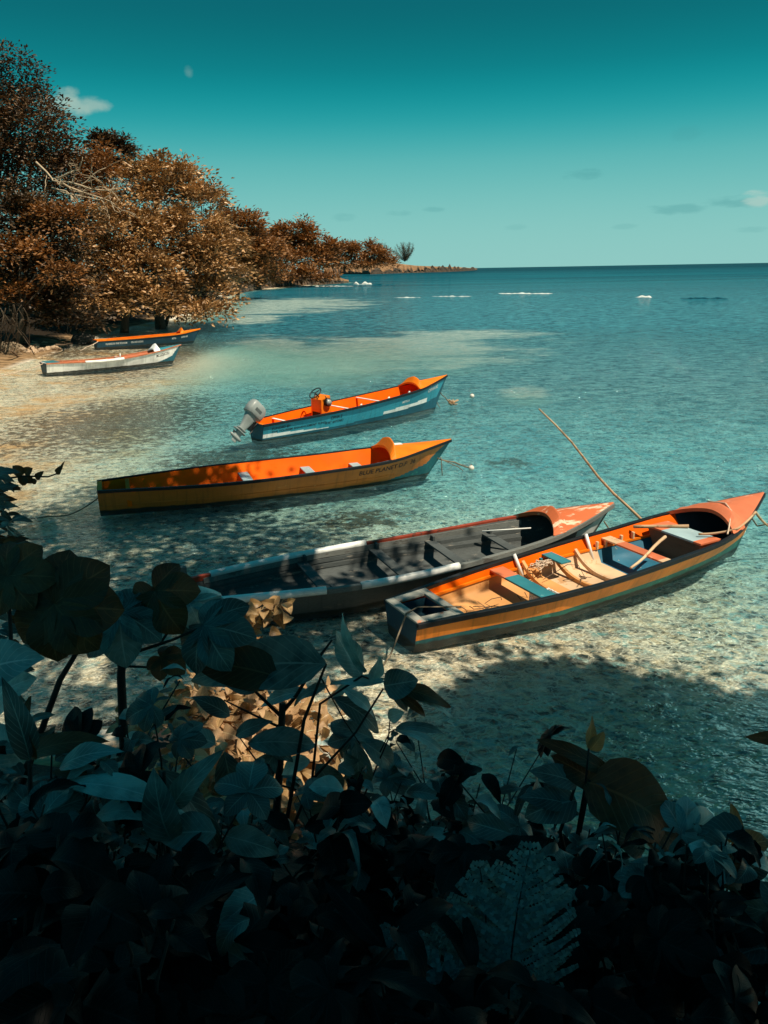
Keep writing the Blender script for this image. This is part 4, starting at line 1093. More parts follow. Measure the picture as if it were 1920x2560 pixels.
def rock(p, s, mt, label, group=None, seed=0):
    import bmesh
    bm = bmesh.new(); bmesh.ops.create_icosphere(bm, subdivisions=3, radius=1)
    for v in bm.verts:
        n = mnoise.fractal(v.co * 1.1 + Vector((seed * 7.1, seed * 3.3, 0)), 1, 2, 4); f = 1 + .38 * n + .12 * mnoise.cell(v.co * 2 + Vector((seed, 0, 0)))
        v.co = Vector((v.co.x * s[0] * f, v.co.y * s[1] * f, v.co.z * s[2] * f))
    me = bpy.data.meshes.new('rock'); bm.to_mesh(me); bm.free(); me.materials.append(MATS[mt])
    o = bpy.data.objects.new('rock', me); COL.objects.link(o); o.location = Vector([float(x) for x in p]); tag(o, label, 'rock', group); return o


rock(un(208, 852, .25), (.9, .7, .6), 'dark_stone', 'dark rounded rock on the beach left of the dark blue canoe', seed=2)
for k in range(16):
    x = 70 + k * 5.2 + RNG.uniform(-8, 8) - (40 if k % 3 == 0 else 0); y = 872 + RNG.uniform(-10, 12) - k * .5
    rock(un(x, y, .1), (RNG.uniform(.2, .55), RNG.uniform(.2, .5), RNG.uniform(.14, .34)), 'pale_stone', 'pale tan stone in the pile on the left beach', 'pale stones heaped on the left beach', seed=10 + k)
g = MB()
for k in range(90):
    a = un(RNG.uniform(-10, 50), RNG.uniform(880, 893), .0); a[2] = .1; g.tube(wob(a + np.array([0, 0, .7]), a + RNG.normal(size=3) * np.array([.5, .3, .1]), 5, .08), [.02, .02, .017, .014, .01], 'pale_bark', 3, False)
simple_thing(g, 'dry_grass', 'pale dry tuft of grass and roots at the left edge of the beach', 'grass tuft')

# ------------------------------------------------------------------ foreground plants on the bank
leafmat('painted_shade_leaf', (.003, .005, .005), (.014, .019, .018), .5, .06, (1.5, 1.1, .5), .3, spec=.12)  # near-black leaf, the shade of the undergrowth put into its colour
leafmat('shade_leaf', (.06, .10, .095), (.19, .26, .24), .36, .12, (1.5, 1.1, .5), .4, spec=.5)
leafmat('teal_leaf', (.20, .36, .36), (.50, .70, .66), .36, .15, (1.4, 1.2, .7), .35, spec=.6)
leafmat('brown_leaf', (.075, .042, .016), (.13, .075, .03), .5, .22, (1.6, 1.1, .5), .4)
leafmat('gold_leaf', (.34, .20, .08), (.52, .34, .16), .45, .25, (1.3, 1.0, .6), .35)
leafmat('vine_leaf', (.42, .235, .105), (.66, .42, .23), .5, .25, (1.2, 1.0, .6), .4)
leafmat('fern_leaf', (.10, .18, .19), (.20, .32, .32), .45, .12)
leafmat('canopy_leaf', (.04, .035, .018), (.09, .07, .03), .5, .12)
paint('dark_stem', (.025, .025, .02), (.05, .04, .03), .3, .8, 12); paint('tan_stem', (.30, .19, .09), (.15, .09, .05), .3, .8, 12)

WF = {'ovate': lambda u: (math.sin(math.pi * u ** .80) ** .85) * (1 - .25 * u), 'lobe': lambda u: math.sin(math.pi * u ** 1.2) ** .72, 'lance': lambda u: math.sin(math.pi * u ** .75) ** .75 * (1 - .12 * u),
      'heart': lambda u: min(1, (u * 6) ** .5) * (1 - u ** 1.7) ** .8, 'broad': lambda u: math.sin(math.pi * u ** .62) ** .62, 'elliptic': lambda u: math.sin(math.pi * u) ** .62}


class Leaves:
    """collects large modelled leaves into one foliage mesh"""
    def __init__(s): s.V = []; s.F = []; s.U = []; s.M = []; s.n = 0; s.mats = []

    def leaf(s, base, tip, width, nh, m='shade_leaf', kind='ovate', arch=.12, fold=.18, wave=.03, nu=11, lobe=0):
        base = np.array(base, float); tip = np.array(tip, float); X = tip - base; L = np.linalg.norm(X); X /= L + 1e-9
        Z = np.array(nh, float); Z = Z - X * (Z @ X); Z /= np.linalg.norm(Z) + 1e-9; Y = np.cross(Z, X)
        vs = np.linspace(-1, 1, 7); ph = random.random() * 6; V = []; U = []
        for i in range(nu):
            u = i / (nu - 1); wd = max(WF[kind](min(max(u, .002), .998)), .015) * width / 2
            for v in vs:
                ww = wd * (1 + (lobe * math.sin(u * 24 + ph) if abs(v) > .8 else 0))
                z = arch * L * 4 * u * (1 - u) - arch * .8 * L * u * u + fold * abs(v) * wd * 1.0 + wave * L * math.sin(u * 9 + ph + (2 if v > 0 else 0)) * abs(v) ** 1.5
                back = -.12 * wd * (1 - u) * abs(v) * 3 if kind == 'heart' else 0
                V.append(base + X * (u * L + back) + Y * v * ww + Z * z); U.append((u, v / 2 + .5))
        b = s.n; k = len(vs)
        for i in range(nu - 1):
            for j in range(k - 1): s.F.append((b + i * k + j, b + (i + 1) * k + j, b + (i + 1) * k + j + 1, b + i * k + j + 1)); s.M.append(s.mi(m))
        s.V += V; s.U += U; s.n += len(V)

    def mi(s, m):
        if m not in s.mats: s.mats.append(m)
        return s.mats.index(m)

    def palmate(s, c, axis, nh, R_, lobes=7, m='shade_leaf', droop=.15, spread=2.3, wfac=.52):
        c = np.array(c, float); nh = nrm(np.array(nh, float)); X = np.array(axis, float); X = nrm(X - nh * (X @ nh)); Y = np.cross(nh, X)
        for k in range(lobes):
            a = (k / (lobes - 1) - .5) * 2 * spread; l = R_ * (1 - .32 * abs(k / (lobes - 1) - .5) * 2) * random.uniform(.92, 1.06)
            d = X * math.cos(a) + Y * math.sin(a); s.leaf(c - d * .05 * R_ + nh * .004 * (k % 2), c + d * l - nh * droop * l, l * wfac * 1.4, nh, m, 'lobe', .10, .14, .025, 13)

    def build(s, root, name='foliage'):
        b = np.array(root.location); return npmesh(name, np.array(s.V) - b, np.array(s.F), s.mats, root, np.array(s.U), midx=np.array(s.M))


def plant(name, label, cat, base_px, Y, group=None):
    b = at(*base_px, Y); b[2] = min(b[2], float(bank_z(np.array(b[0]), np.array(b[1])))); return empty(name, b, label, cat, group)


def stems(root, paths, name='stem', m='dark_stem'):
    g = MB(); b = np.array(root.location)
    for pts, r0, r1 in paths: g.tube([np.array(p) - b for p in pts], list(np.linspace(r0, r1, len(pts))), m, 7)
    return g.build(name, root)


TOCAM = np.array([0, -1, .5])
UP = np.array([0, -.15, 1.0])


def pl(L, Y, bx, by, tx, ty, wpx, nh=UP, m='shade_leaf', kind='ovate', dY=0.0, **k):
    """one surveyed leaf: base and tip seen in the photo, width in its pixels, at ground distance Y"""
    a = at(bx, by, Y); b = at(tx, ty, Y + dY); L.leaf(a, b, wpx * np.linalg.norm(a - EYE) / FPX, nh, m, kind, **k)


# left: palmate-leaved plants
r = plant('palmate_shrub', 'tall plant with a drooping lobed leaf on a thick dark stalk before the dark canoe', 'shrub', (318, 2150), 4.2)
L = Leaves(); Y = 4.2
L.palmate(at(300, 1530, Y), at(300, 1640, Y - .25) - at(300, 1530, Y), (0, -.55, .8), .34, 7, 'teal_leaf' if False else 'shade_leaf', .35, 2.6, .55)
L.palmate(at(388, 1478, Y + .1), at(430, 1560, Y) - at(380, 1478, Y + .1), (-.2, -.75, .5), .30, 5, 'brown_leaf', .2, 2.0, .6)
L.palmate(at(470, 1505, Y + .2), at(545, 1520, Y + .2) - at(450, 1495, Y + .2), (0, -.3, 1), .30, 5, 'teal_leaf', .3, 1.9, .5)
L.palmate(at(510, 1565, Y), at(600, 1640, Y) - at(490, 1560, Y), (-.3, -.6, .7), .34, 6, 'shade_leaf', .3, 2.0, .5)
L.palmate(at(405, 1645, Y), at(450, 1680, Y) - at(405, 1640, Y), (0, -.5, .8), .16, 5, 'brown_leaf', .2, 2.0, .6)
L.build(r)
stems(r, [([at(318, 2150, Y), at(312, 1900, Y), at(303, 1690, Y), at(308, 1580, Y)], .035, .022), ([at(304, 1660, Y), at(300, 1600, Y), at(300, 1530, Y)], .014, .008),
          ([at(306, 1660, Y), at(350, 1560, Y + .05), at(388, 1478, Y + .1)], .012, .006), ([at(308, 1640, Y), at(400, 1610, Y), at(470, 1505, Y + .2)], .012, .006),
          ([at(308, 1640, Y), at(430, 1600, Y), at(510, 1565, Y)], .012, .006), ([at(306, 1665, Y), at(370, 1668, Y), at(405, 1645, Y)], .009, .005)])
r = plant('palmate_shrub', 'dark brown palmate leaf seen from below at the left edge with black radiating ribs', 'shrub', (40, 2000), 3.6)
L = Leaves(); Y = 3.6
L.palmate(at(138, 1510, Y), at(250, 1520, Y) - at(138, 1510, Y), (0, -.9, .35), .34, 9, 'brown_leaf', .06, 2.95, .62)
L.palmate(at(20, 1440, Y), at(60, 1440, Y) - at(0, 1440, Y), (0, -.8, .5), .26, 7, 'brown_leaf', .1, 2.6, .55)
L.build(r); stems(r, [([at(40, 2000, Y), at(150, 1700, Y), at(225, 1575, Y), at(138, 1510, Y + .02)], .02, .008), ([at(60, 1950, Y), at(30, 1650, Y), at(20, 1440, Y + .02)], .016, .008)])

# broad floppy leaves, centre left
r = plant('broadleaf_shrub', 'shrub with one long dark horizontal leaf and pale teal curled leaves below the canoes', 'shrub', (700, 2150), 4.4)
L = Leaves(); Y = 4.4
pl(L, Y, 815, 1660, 470, 1690, 150, (0, -.6, .8), 'shade_leaf', 'lance', arch=.1)
pl(L, Y - .1, 690, 1690, 480, 1650, 110, (0, -.7, .7), 'brown_leaf', 'broad', arch=.1)
pl(L, Y, 905, 1690, 835, 1575, 75, (.5, -.7, .5), 'teal_leaf', 'lance', arch=-.05, wave=.05)
pl(L, Y, 915, 1680, 850, 1540, 34, (-.6, -.7, .4), 'teal_leaf', 'lance', arch=.1)
pl(L, Y, 930, 1705, 950, 1640, 52, (.6, -.6, .4), 'teal_leaf', 'ovate', arch=.02)
pl(L, Y, 965, 1705, 825, 1708, 34, (0, -.4, 1), 'teal_leaf', 'lance', arch=.05)
pl(L, Y, 960, 1715, 1045, 1700, 75, (.2, -.8, .5), 'shade_leaf', 'broad', arch=.1)
pl(L, Y, 1000, 1720, 1130, 1765, 46, (.1, -.5, .8), 'brown_leaf', 'lance', arch=.08); pl(L, Y, 1000, 1722, 1145, 1798, 26, (.3, -.5, .8), 'teal_leaf', 'lance', arch=.08)
pl(L, Y, 975, 1725, 1022, 1780, 30, (.4, -.7, .4), 'shade_leaf', 'lance'); pl(L, Y, 985, 1725, 1070, 1795, 26, (.2, -.7, .5), 'brown_leaf', 'lance')
L.build(r); stems(r, [([at(700, 2150, Y), at(780, 1950, Y), at(890, 1830, Y), at(958, 1722, Y)], .012, .006), ([at(780, 1950, Y), at(800, 1760, Y), at(905, 1690, Y), at(930, 1700, Y)], .01, .006), ([at(700, 2150, Y), at(760, 1800, Y), at(815, 1660, Y)], .016, .008)])

# centre sapling
r = plant('sapling', 'upright sapling with a forked dark stem and oval hanging leaves at the centre', 'sapling', (672, 2200), 4.6)
L = Leaves(); Y = 4.6
for (bx, by, tx, ty, wd, m_, nh) in [(850, 1720, 945, 1795, 36, 'teal_leaf', (.3, -.5, .8)), (830, 1745, 955, 1828, 60, 'shade_leaf', (.3, -.5, .8)), (830, 1745, 960, 1690, 30, 'teal_leaf', (0, -.4, 1)),
        (820, 1715, 730, 1760, 36, 'shade_leaf', (-.2, -.4, 1)), (735, 1700, 700, 1640, 34, 'teal_leaf', (0, -.5, 1)), (640, 1730, 560, 1700, 60, 'shade_leaf', (0, -.4, 1)), (775, 1730, 640, 1765, 50, 'teal_leaf', (0, -.4, 1)),
        (970, 1795, 1010, 1780, 40, 'teal_leaf', (0, -.7, .6)), (990, 1820, 1115, 1830, 34, 'shade_leaf', (0, -.4, 1)), (990, 1825, 1120, 1885, 34, 'teal_leaf', (.2, -.4, 1)), (935, 1850, 820, 1810, 50, 'shade_leaf', (0, -.5, .8)),
        (890, 1858, 900, 1985, 68, 'shade_leaf', (.1, -1, .3)), (900, 1850, 990, 1920, 56, 'shade_leaf', (.3, -.6, .6)), (790, 1910, 855, 1985, 62, 'shade_leaf', (.2, -.9, .3)), (775, 1900, 700, 1935, 50, 'teal_leaf', (-.2, -.5, .8)),
        (620, 1860, 790, 1860, 70, 'shade_leaf', (0, -.6, .8)), (640, 1850, 740, 1905, 46, 'shade_leaf', (0, -.6, .8)), (590, 1840, 680, 1800, 46, 'shade_leaf', (0, -.6, .8)), (575, 1790, 480, 1740, 50, 'shade_leaf', (0, -.6, .8)), (690, 1880, 640, 1960, 60, 'shade_leaf', (-.2, -.9, .3)),
        (560, 1880, 590, 2000, 70, 'shade_leaf', (.2, -.9, .3)), (540, 1860, 460, 1830, 50, 'teal_leaf', (0, -.6, .8)), (735, 2010, 870, 2100, 70, 'shade_leaf', (.2, -.6, .6)), (720, 2040, 600, 2080, 60, 'shade_leaf', (-.2, -.6, .6))]:
    pl(L, Y + random.uniform(-.15, .15), bx, by, tx, ty, wd, nh, m_, 'elliptic' if wd > 55 else 'ovate')
L.build(r)
S_ = lambda *p: [at(x, y, Y) for x, y in p]
stems(r, [(S_((672, 2200), (690, 2050), (700, 1900), (706, 1760)), .034, .024), (S_((706, 1780), (740, 1740), (800, 1640), (830, 1600)), .016, .007), (S_((702, 1790), (640, 1730), (600, 1690)), .014, .007),
          (S_((704, 1820), (640, 1790), (560, 1750)), .01, .005), (S_((800, 1690), (860, 1800), (900, 1860)), .006, .004), (S_((690, 2000), (640, 1900), (600, 1845)), .008, .004), (S_((690, 1960), (780, 1985), (880, 1975)), .008, .004),
          (S_((880, 2060), (940, 1920), (970, 1850), (975, 1800)), .007, .004), (S_((950, 1880), (975, 1830), (1010, 1815)), .005, .003), (S_((690, 1930), (760, 1905), (800, 1905)), .006, .004)])

# heart-leaved vine, in the sun
GV = 'heart-leaved vines on the bank'


def vine(label, pts, seed, m='vine_leaf', size=.085, per=60):
    rng = np.random.default_rng(seed); c0 = un(*pts[0][:2], pts[0][2]); r = empty('heart_vine', c0, label, 'vine', GV); L = Leaves(); paths = []
    for (px, py, z, rx, n) in pts:
        c = un(px, py, z)
        for k in range(n):
            e = rng.normal(size=3) * np.array([rx, rx * .8, rx * .42]); p = c + e; p[2] = max(p[2], .12)
            d = nrm(rng.normal(size=3) * np.array([1, 1, .35]) + np.array([0, -.4, -.25])); s_ = size * rng.uniform(.6, 1.35)
            L.leaf(p, p + d * s_ * 1.15, s_ * 1.15, np.array([.35, -.45, .8]) + rng.normal(size=3) * .4, m if rng.random() < .8 else 'gold_leaf', 'heart', .12, .3, .03, 9)
            if k % 4 == 0: paths.append(([c + rng.normal(size=3) * rx * .2, (c + p) / 2 + rng.normal(size=3) * .06, p], .005, .003))
    L.build(r); stems(r, paths, m='tan_stem')


vine('sunlit golden vine top hanging beside the white pipe sleeve of the dark canoe', [(640, 1545, 1.3, .20, 36), (690, 1530, 1.45, .14, 14), (655, 1610, 1.0, .18, 26)], 31, 'gold_leaf', .15)
vine('mass of sunlit tan vine leaves behind the sapling stem', [(590, 1790, .9, .34, 80), (680, 1850, .8, .36, 90), (620, 1900, .8, .34, 80), (750, 1920, .7, .3, 60), (700, 1780, .8, .3, 50)], 32, 'vine_leaf', .15)
vine('tan vine leaves partly lit under the left lobed leaves', [(540, 1750, 1.0, .35, 60), (450, 1800, 1.0, .35, 50), (480, 1900, 1.1, .35, 60), (420, 2000, 1.3, .3, 40)], 33, 'vine_leaf', .13)
vine('scattered vine leaves trailing low at the sapling foot', [(760, 2010, .8, .3, 50), (640, 2000, .9, .3, 50), (560, 1980, 1.0, .3, 50)], 34, 'gold_leaf', .13)

# lower left ginger-like plants
r = plant('ginger_plant', 'lance-leaved plant with long arching blades across the lower left', 'plant', (250, 2350), 3.0)
L = Leaves(); Y = 3.0
for (bx, by, tx, ty, wd, m_, nh) in [(70, 1890, 265, 1845, 60, 'brown_leaf', (0, -.5, .9)), (75, 1900, 10, 1700, 60, 'shade_leaf', (.6, -.8, .2)), (90, 1900, 60, 1750, 54, 'brown_leaf', (-.4, -.9, .2)), (60, 1910, -60, 1800, 80, 'teal_leaf', (0, -.5, .9)),
        (150, 1960, 480, 2025, 60, 'teal_leaf', (0, -.35, 1)), (130, 1930, 350, 1965, 40, 'brown_leaf', (0, -.5, .9)), (150, 1920, 300, 1870, 60, 'teal_leaf', (0, -.4, .9)), (240, 2040, 460, 2040, 62, 'teal_leaf', (0, -.3, 1)), (100, 2000, 380, 1935, 70, 'shade_leaf', (0, -.5, .9)),
        (400, 1925, 560, 2130, 66, 'shade_leaf', (.5, -.6, .6)), (430, 2100, 380, 1930, 90, 'shade_leaf', (0, -.9, .4)), (540, 2080, 390, 2090, 90, 'shade_leaf', (0, -.6, .8)), (560, 2090, 700, 2130, 70, 'shade_leaf', (0, -.6, .8)),
        (430, 2020, 545, 1880, 60, 'shade_leaf', (-.4, -.9, .3)), (120, 2060, 20, 1960, 80, 'shade_leaf', (0, -.6, .8)), (-20, 1760, 80, 1690, 110, 'teal_leaf', (.2, -.5, .8)), (-60, 1690, 100, 1640, 120, 'teal_leaf', (.2, -.6, .8))]:
    pl(L, Y + random.uniform(-.2, .3), bx, by, tx, ty, wd, nh, m_, 'lance', arch=.13)
L.build(r); stems(r, [(S_((80, 2300), (75, 1900)), .016, .01), ([at(250, 2350, Y), at(170, 2100, Y), at(140, 1940, Y)], .016, .01), ([at(430, 2350, Y), at(420, 2100, Y), at(410, 1930, Y)], .014, .008)])

# right: large-leaved plant
r = plant('large_leaf_plant', 'plant with one huge brown ribbed leaf arching over the shaded water at right', 'plant', (1420, 2300), 3.6)
L = Leaves(); Y = 3.6
pl(L, Y, 1475, 1950, 1560, 2180, 150, (.75, -.5, .6), 'brown_leaf', 'broad', arch=.12) if False else None
pl(L, Y, 1465, 1955, 1700, 2090, 165, (.25, -.75, .75), 'brown_leaf', 'broad', arch=.22, dY=-.15)
pl(L, Y + .05, 1490, 1955, 1380, 1890, 70, (-.1, -.7, .8), 'brown_leaf', 'broad', arch=.06)
pl(L, Y + .05, 1520, 1930, 1345, 1845, 46, (0, -.6, .8), 'brown_leaf', 'lance', arch=.05)
pl(L, Y + .05, 1470, 1870, 1480, 1790, 36, (.5, -.8, .2), 'gold_leaf', 'ovate', arch=.02); pl(L, Y + .05, 1475, 1875, 1510, 1830, 36, (.2, -.8, .5), 'gold_leaf', 'broad', arch=.05)
pl(L, Y, 1445, 1960, 1325, 1925, 60, (0, -.6, .9), 'shade_leaf', 'lance', arch=.1)
pl(L, Y - .1, 1560, 2030, 1755, 2170, 110, (.2, -.6, .8), 'brown_leaf', 'lance', arch=.12); pl(L, Y, 1500, 1995, 1640, 2060, 70, (.1, -.5, .9), 'shade_leaf', 'broad')
pl(L, Y, 1530, 2000, 1660, 2150, 60, (.5, -.6, .6), 'shade_leaf', 'lance', arch=.12); pl(L, Y, 1440, 2000, 1310, 2040, 90, (-.3, -.6, .8), 'shade_leaf', 'broad'); pl(L, Y, 1420, 2010, 1300, 1990, 60, (0, -.6, .8), 'shade_leaf', 'ovate')
pl(L, Y, 1620, 2110, 1700, 2260, 70, (.4, -.7, .5), 'teal_leaf', 'lance', arch=.1, lobe=.12); pl(L, Y, 1610, 2130, 1530, 2080, 70, (0, -.6, .8), 'shade_leaf', 'ovate')
L.build(r); stems(r, [([at(1420, 2300, Y), at(1440, 2120, Y), at(1475, 1950, Y)], .02, .01), ([at(1430, 2200, Y), at(1400, 2080, Y), at(1440, 1960, Y)], .014, .008), ([at(1440, 2100, Y), at(1465, 1950, Y), at(1472, 1872, Y)], .008, .005)])
r = plant('lobed_leaf_plant', 'plant with a bright teal ragged lobed leaf beside the huge brown leaf', 'plant', (1750, 2350), 3.4)
L = Leaves(); Y = 3.4
L.palmate(at(1705, 2085, Y), at(1800, 2080, Y) - at(1705, 2085, Y), (.1, -.8, .6), .26, 6, 'teal_leaf', .15, 1.9, .5)
pl(L, Y, 1820, 2110, 1835, 2015, 48, (.3, -.9, .2), 'gold_leaf', 'broad'); pl(L, Y, 1830, 2120, 1925, 2100, 60, (0, -.6, .8), 'gold_leaf', 'broad'); pl(L, Y, 1800, 2120, 1740, 2060, 40, (0, -.6, .8), 'brown_leaf', 'ovate')
pl(L, Y, 1800, 2170, 1930, 2290, 80, (.2, -.6, .8), 'brown_leaf', 'lance'); pl(L, Y, 1780, 2150, 1700, 2290, 60, (-.2, -.7, .6), 'shade_leaf', 'lance'); pl(L, Y, 1850, 2180, 1935, 2150, 60, (0, -.6, .8), 'shade_leaf', 'ovate')
L.build(r); stems(r, [([at(1750, 2350, Y), at(1740, 2200, Y), at(1705, 2085, Y)], .014, .007), ([at(1750, 2350, Y), at(1800, 2200, Y), at(1822, 2110, Y)], .01, .006)])

# ferns
GF = 'fern fronds at lower right'


def fern(label, bx, by, tx, ty, Y, wpx, seed, bend=.1):
    rng = np.random.default_rng(seed); a = at(bx, by, Y); b = at(tx, ty, Y + .1); r = empty('fern_frond', a, label, 'fern', GF); L = Leaves()
    w_ = wpx * np.linalg.norm(a - EYE) / FPX; X = nrm(b - a); Z = np.array([0, -.7, .7]); Z = nrm(Z - X * (Z @ X)); Yv = np.cross(Z, X); Lg = np.linalg.norm(b - a); P = []
    for i in range(34):
        u = i / 33; p = a + (b - a) * u + Z * bend * Lg * 4 * u * (1 - u) * .4 + Yv * bend * Lg * math.sin(math.pi * u); P.append(p)
        if i < 3 or i % 3 == 2: continue
        l = w_ * .5 * math.sin(math.pi * min(.98, u ** .7 * .9 + .1)) ** .8 + .01
        for sd_ in (-1, 1):
            d = nrm(Yv * sd_ * .93 + X * (.45 + .1 * rng.normal()) + Z * rng.normal() * .12); n_ = max(3, int(l / .013)); q0 = p
            for k in range(n_):                              # each pinna is a row of small leaflets
                u2 = k / n_; q = p + d * l * u2 - Z * l * .28 * u2 * u2; e = np.cross(Z, d)
                for s2 in (-1, 1): L.leaf(q, q + e * s2 * .030 * (1 - .75 * u2) + d * .012, .021, Z + rng.normal(size=3) * .25, 'fern_leaf', 'elliptic', .05, .1, 0, 3)
    L.build(r, 'pinnae'); g = MB(); g.tube([p - a for p in P], list(np.linspace(.006, .002, 34)), 'dark_stem', 5); g.build('rachis', r)


fern('largest fern frond rising to a pointed tip', 1270, 2560, 1325, 2125, 2.1, 300, 1, .03)
fern('fern frond leaning left of the largest frond', 1190, 2560, 1200, 2170, 2.2, 230, 2, -.05)
fern('short fern frond low behind the broad leaves', 1090, 2540, 960, 2330, 2.2, 190, 3, .05)
fern('fern frond drooping along the bottom edge', 900, 2620, 1180, 2430, 2.0, 200, 4, .08)

# leaves hanging in from the left edge
r = plant('edge_shrub', 'dark small-leaved shrub hanging in along the left edge below the beach', 'shrub', (-80, 2100), 4.0)
L = Leaves(); Y = 4.0
for k in range(230):
    py = RNG.uniform(1160, 1740); lim = np.interp(py, [1150, 1250, 1400, 1500, 1600, 1740], [12, 34, 60, 70, 90, 40]); px = lim - abs(RNG.normal()) * 60 - 14
    a_ = RNG.uniform(-.5, .9); l = RNG.uniform(26, 58); pl(L, Y + RNG.uniform(-.25, .25), px, py, px + l * math.cos(a_), py + l * math.sin(a_), l * .42, RNG.normal(size=3) * .5 + np.array([0, -.6, .7]), 'shade_leaf' if k % 3 else 'brown_leaf', 'ovate', nu=6)
for (bx, by, tx, ty, wd) in [(60, 1185, 30, 1165, 26), (62, 1185, 80, 1170, 24), (62, 1190, 55, 1215, 26), (66, 1188, 78, 1210, 24), (90, 1198, 108, 1178, 16), (86, 1196, 84, 1212, 16), (142, 1186, 156, 1163, 15), (150, 1180, 161, 1152, 6)]: pl(L, Y, bx, by, tx, ty, wd, (0, -.9, .3), 'brown_leaf', 'broad', nu=6)
L.build(r); stems(r, [([at(-80, 2100, Y), at(-60, 1700, Y), at(-20, 1400, Y), at(0, 1190, Y)], .03, .01), ([at(-10, 1200, Y), at(60, 1190, Y), at(120, 1192, Y), at(145, 1183, Y), at(158, 1160, Y)], .006, .003)])
r = plant('edge_twig', 'single dark pointed leaf reaching in from the right edge over the shaded water', 'twig', (2050, 1900), 3.2)
L = Leaves(); pl(L, 3.2, 1960, 1850, 1868, 1842, 34, (0, -.8, .6), 'brown_leaf', 'lance'); L.build(r); stems(r, [([at(2050, 1900, 3.2), at(2000, 1860, 3.2), at(1950, 1850, 3.2)], .008, .004)])

# undergrowth filling the bank
GB = 'leafy undergrowth on the bank'
SPOTS = [(120, 2130, 2.6), (330, 2200, 2.6), (520, 2200, 3.0), (700, 2260, 3.0), (880, 2200, 3.4), (1010, 2130, 3.8), (1120, 2050, 4.2), (1000, 2030, 4.4), (1230, 2140, 3.6), (1340, 2110, 3.8), (1560, 2260, 3.0), (1700, 2340, 2.7), (1850, 2330, 2.7), (1480, 2380, 2.6), (1350, 2300, 2.8),
         (60, 2330, 2.0), (250, 2400, 2.0), (480, 2380, 2.1), (700, 2420, 2.1), (900, 2380, 2.4), (1080, 2300, 2.8), (1600, 2500, 2.1), (1780, 2500, 2.1), (150, 2520, 1.6), (420, 2540, 1.6), (700, 2560, 1.6), (980, 2540, 1.8), (1900, 2250, 2.9), (30, 2020, 2.8), (880, 2050, 4.0),
         (230, 1830, 3.5), (330, 1930, 3.4), (470, 2090, 3.5), (600, 2160, 3.6), (880, 2090, 4.2), (1060, 2080, 4.2), (1190, 2010, 4.4), (1300, 2090, 4.0), (1560, 2160, 3.2), (1680, 2230, 3.1), (1830, 2260, 3.1), (120, 1900, 3.2), (960, 2110, 4.0), (1420, 2180, 3.3)]
THIN = 30
KINDS = ['ovate', 'elliptic', 'lance', 'broad']
WHERE = ['far left below the lance blades', 'lower left under the ginger plant', 'under the sapling on its left', 'at the foot of the sapling', 'right of the sapling foot', 'below the shaded water, centre right', 'topmost at the edge of the shaded water', 'just right of the sapling leaves', 'above the largest fern', 'beneath the huge brown leaf',
         'right of the ferns', 'lower right corner, inner', 'lower right corner, outer', 'right of the largest frond tip', 'behind the largest fern', 'left edge near the bottom', 'black shade at bottom left', 'black shade left of centre', 'black shade at bottom centre', 'bottom centre below the sapling', 'left of the ferns', 'bottom edge right of the ferns', 'bottom right corner', 'very bottom left', 'very bottom, left third', 'very bottom, middle', 'very bottom under the drooping frond', 'right edge below the lobed leaf', 'left edge under the palmate leaf', 'between sapling and ferns, highest',
         'small-leaved, on the left behind the lance blades', 'small-leaved, under the lobed leaves', 'small-leaved, left of the sapling stem', 'small-leaved, just left of the sapling foot', 'small-leaved, just right of the sapling foot', 'small-leaved, above the leaning fern', 'small-leaved, tip against the shaded water', 'small-leaved, left of the huge brown leaf', 'small-leaved, right under the huge brown leaf', 'small-leaved, left of the teal lobed leaf', 'small-leaved, at the far right', 'small-leaved, below the left-edge shrub', 'small-leaved, over the black shade at centre', 'small-leaved, beside the largest fern tip']
SHAPE = {'ovate': 'pointed oval', 'elliptic': 'rounded oval', 'lance': 'narrow', 'broad': 'broad'}
PAINTED_SHADE = [float(np.interp(py - px * .12, [1950, 2080, 2250], [.3, .85, .99])) * (1 if i < THIN else .55) for i, (px, py, Y) in enumerate(SPOTS)]  # share of near-black leaves grows down the bank to imitate deep shade
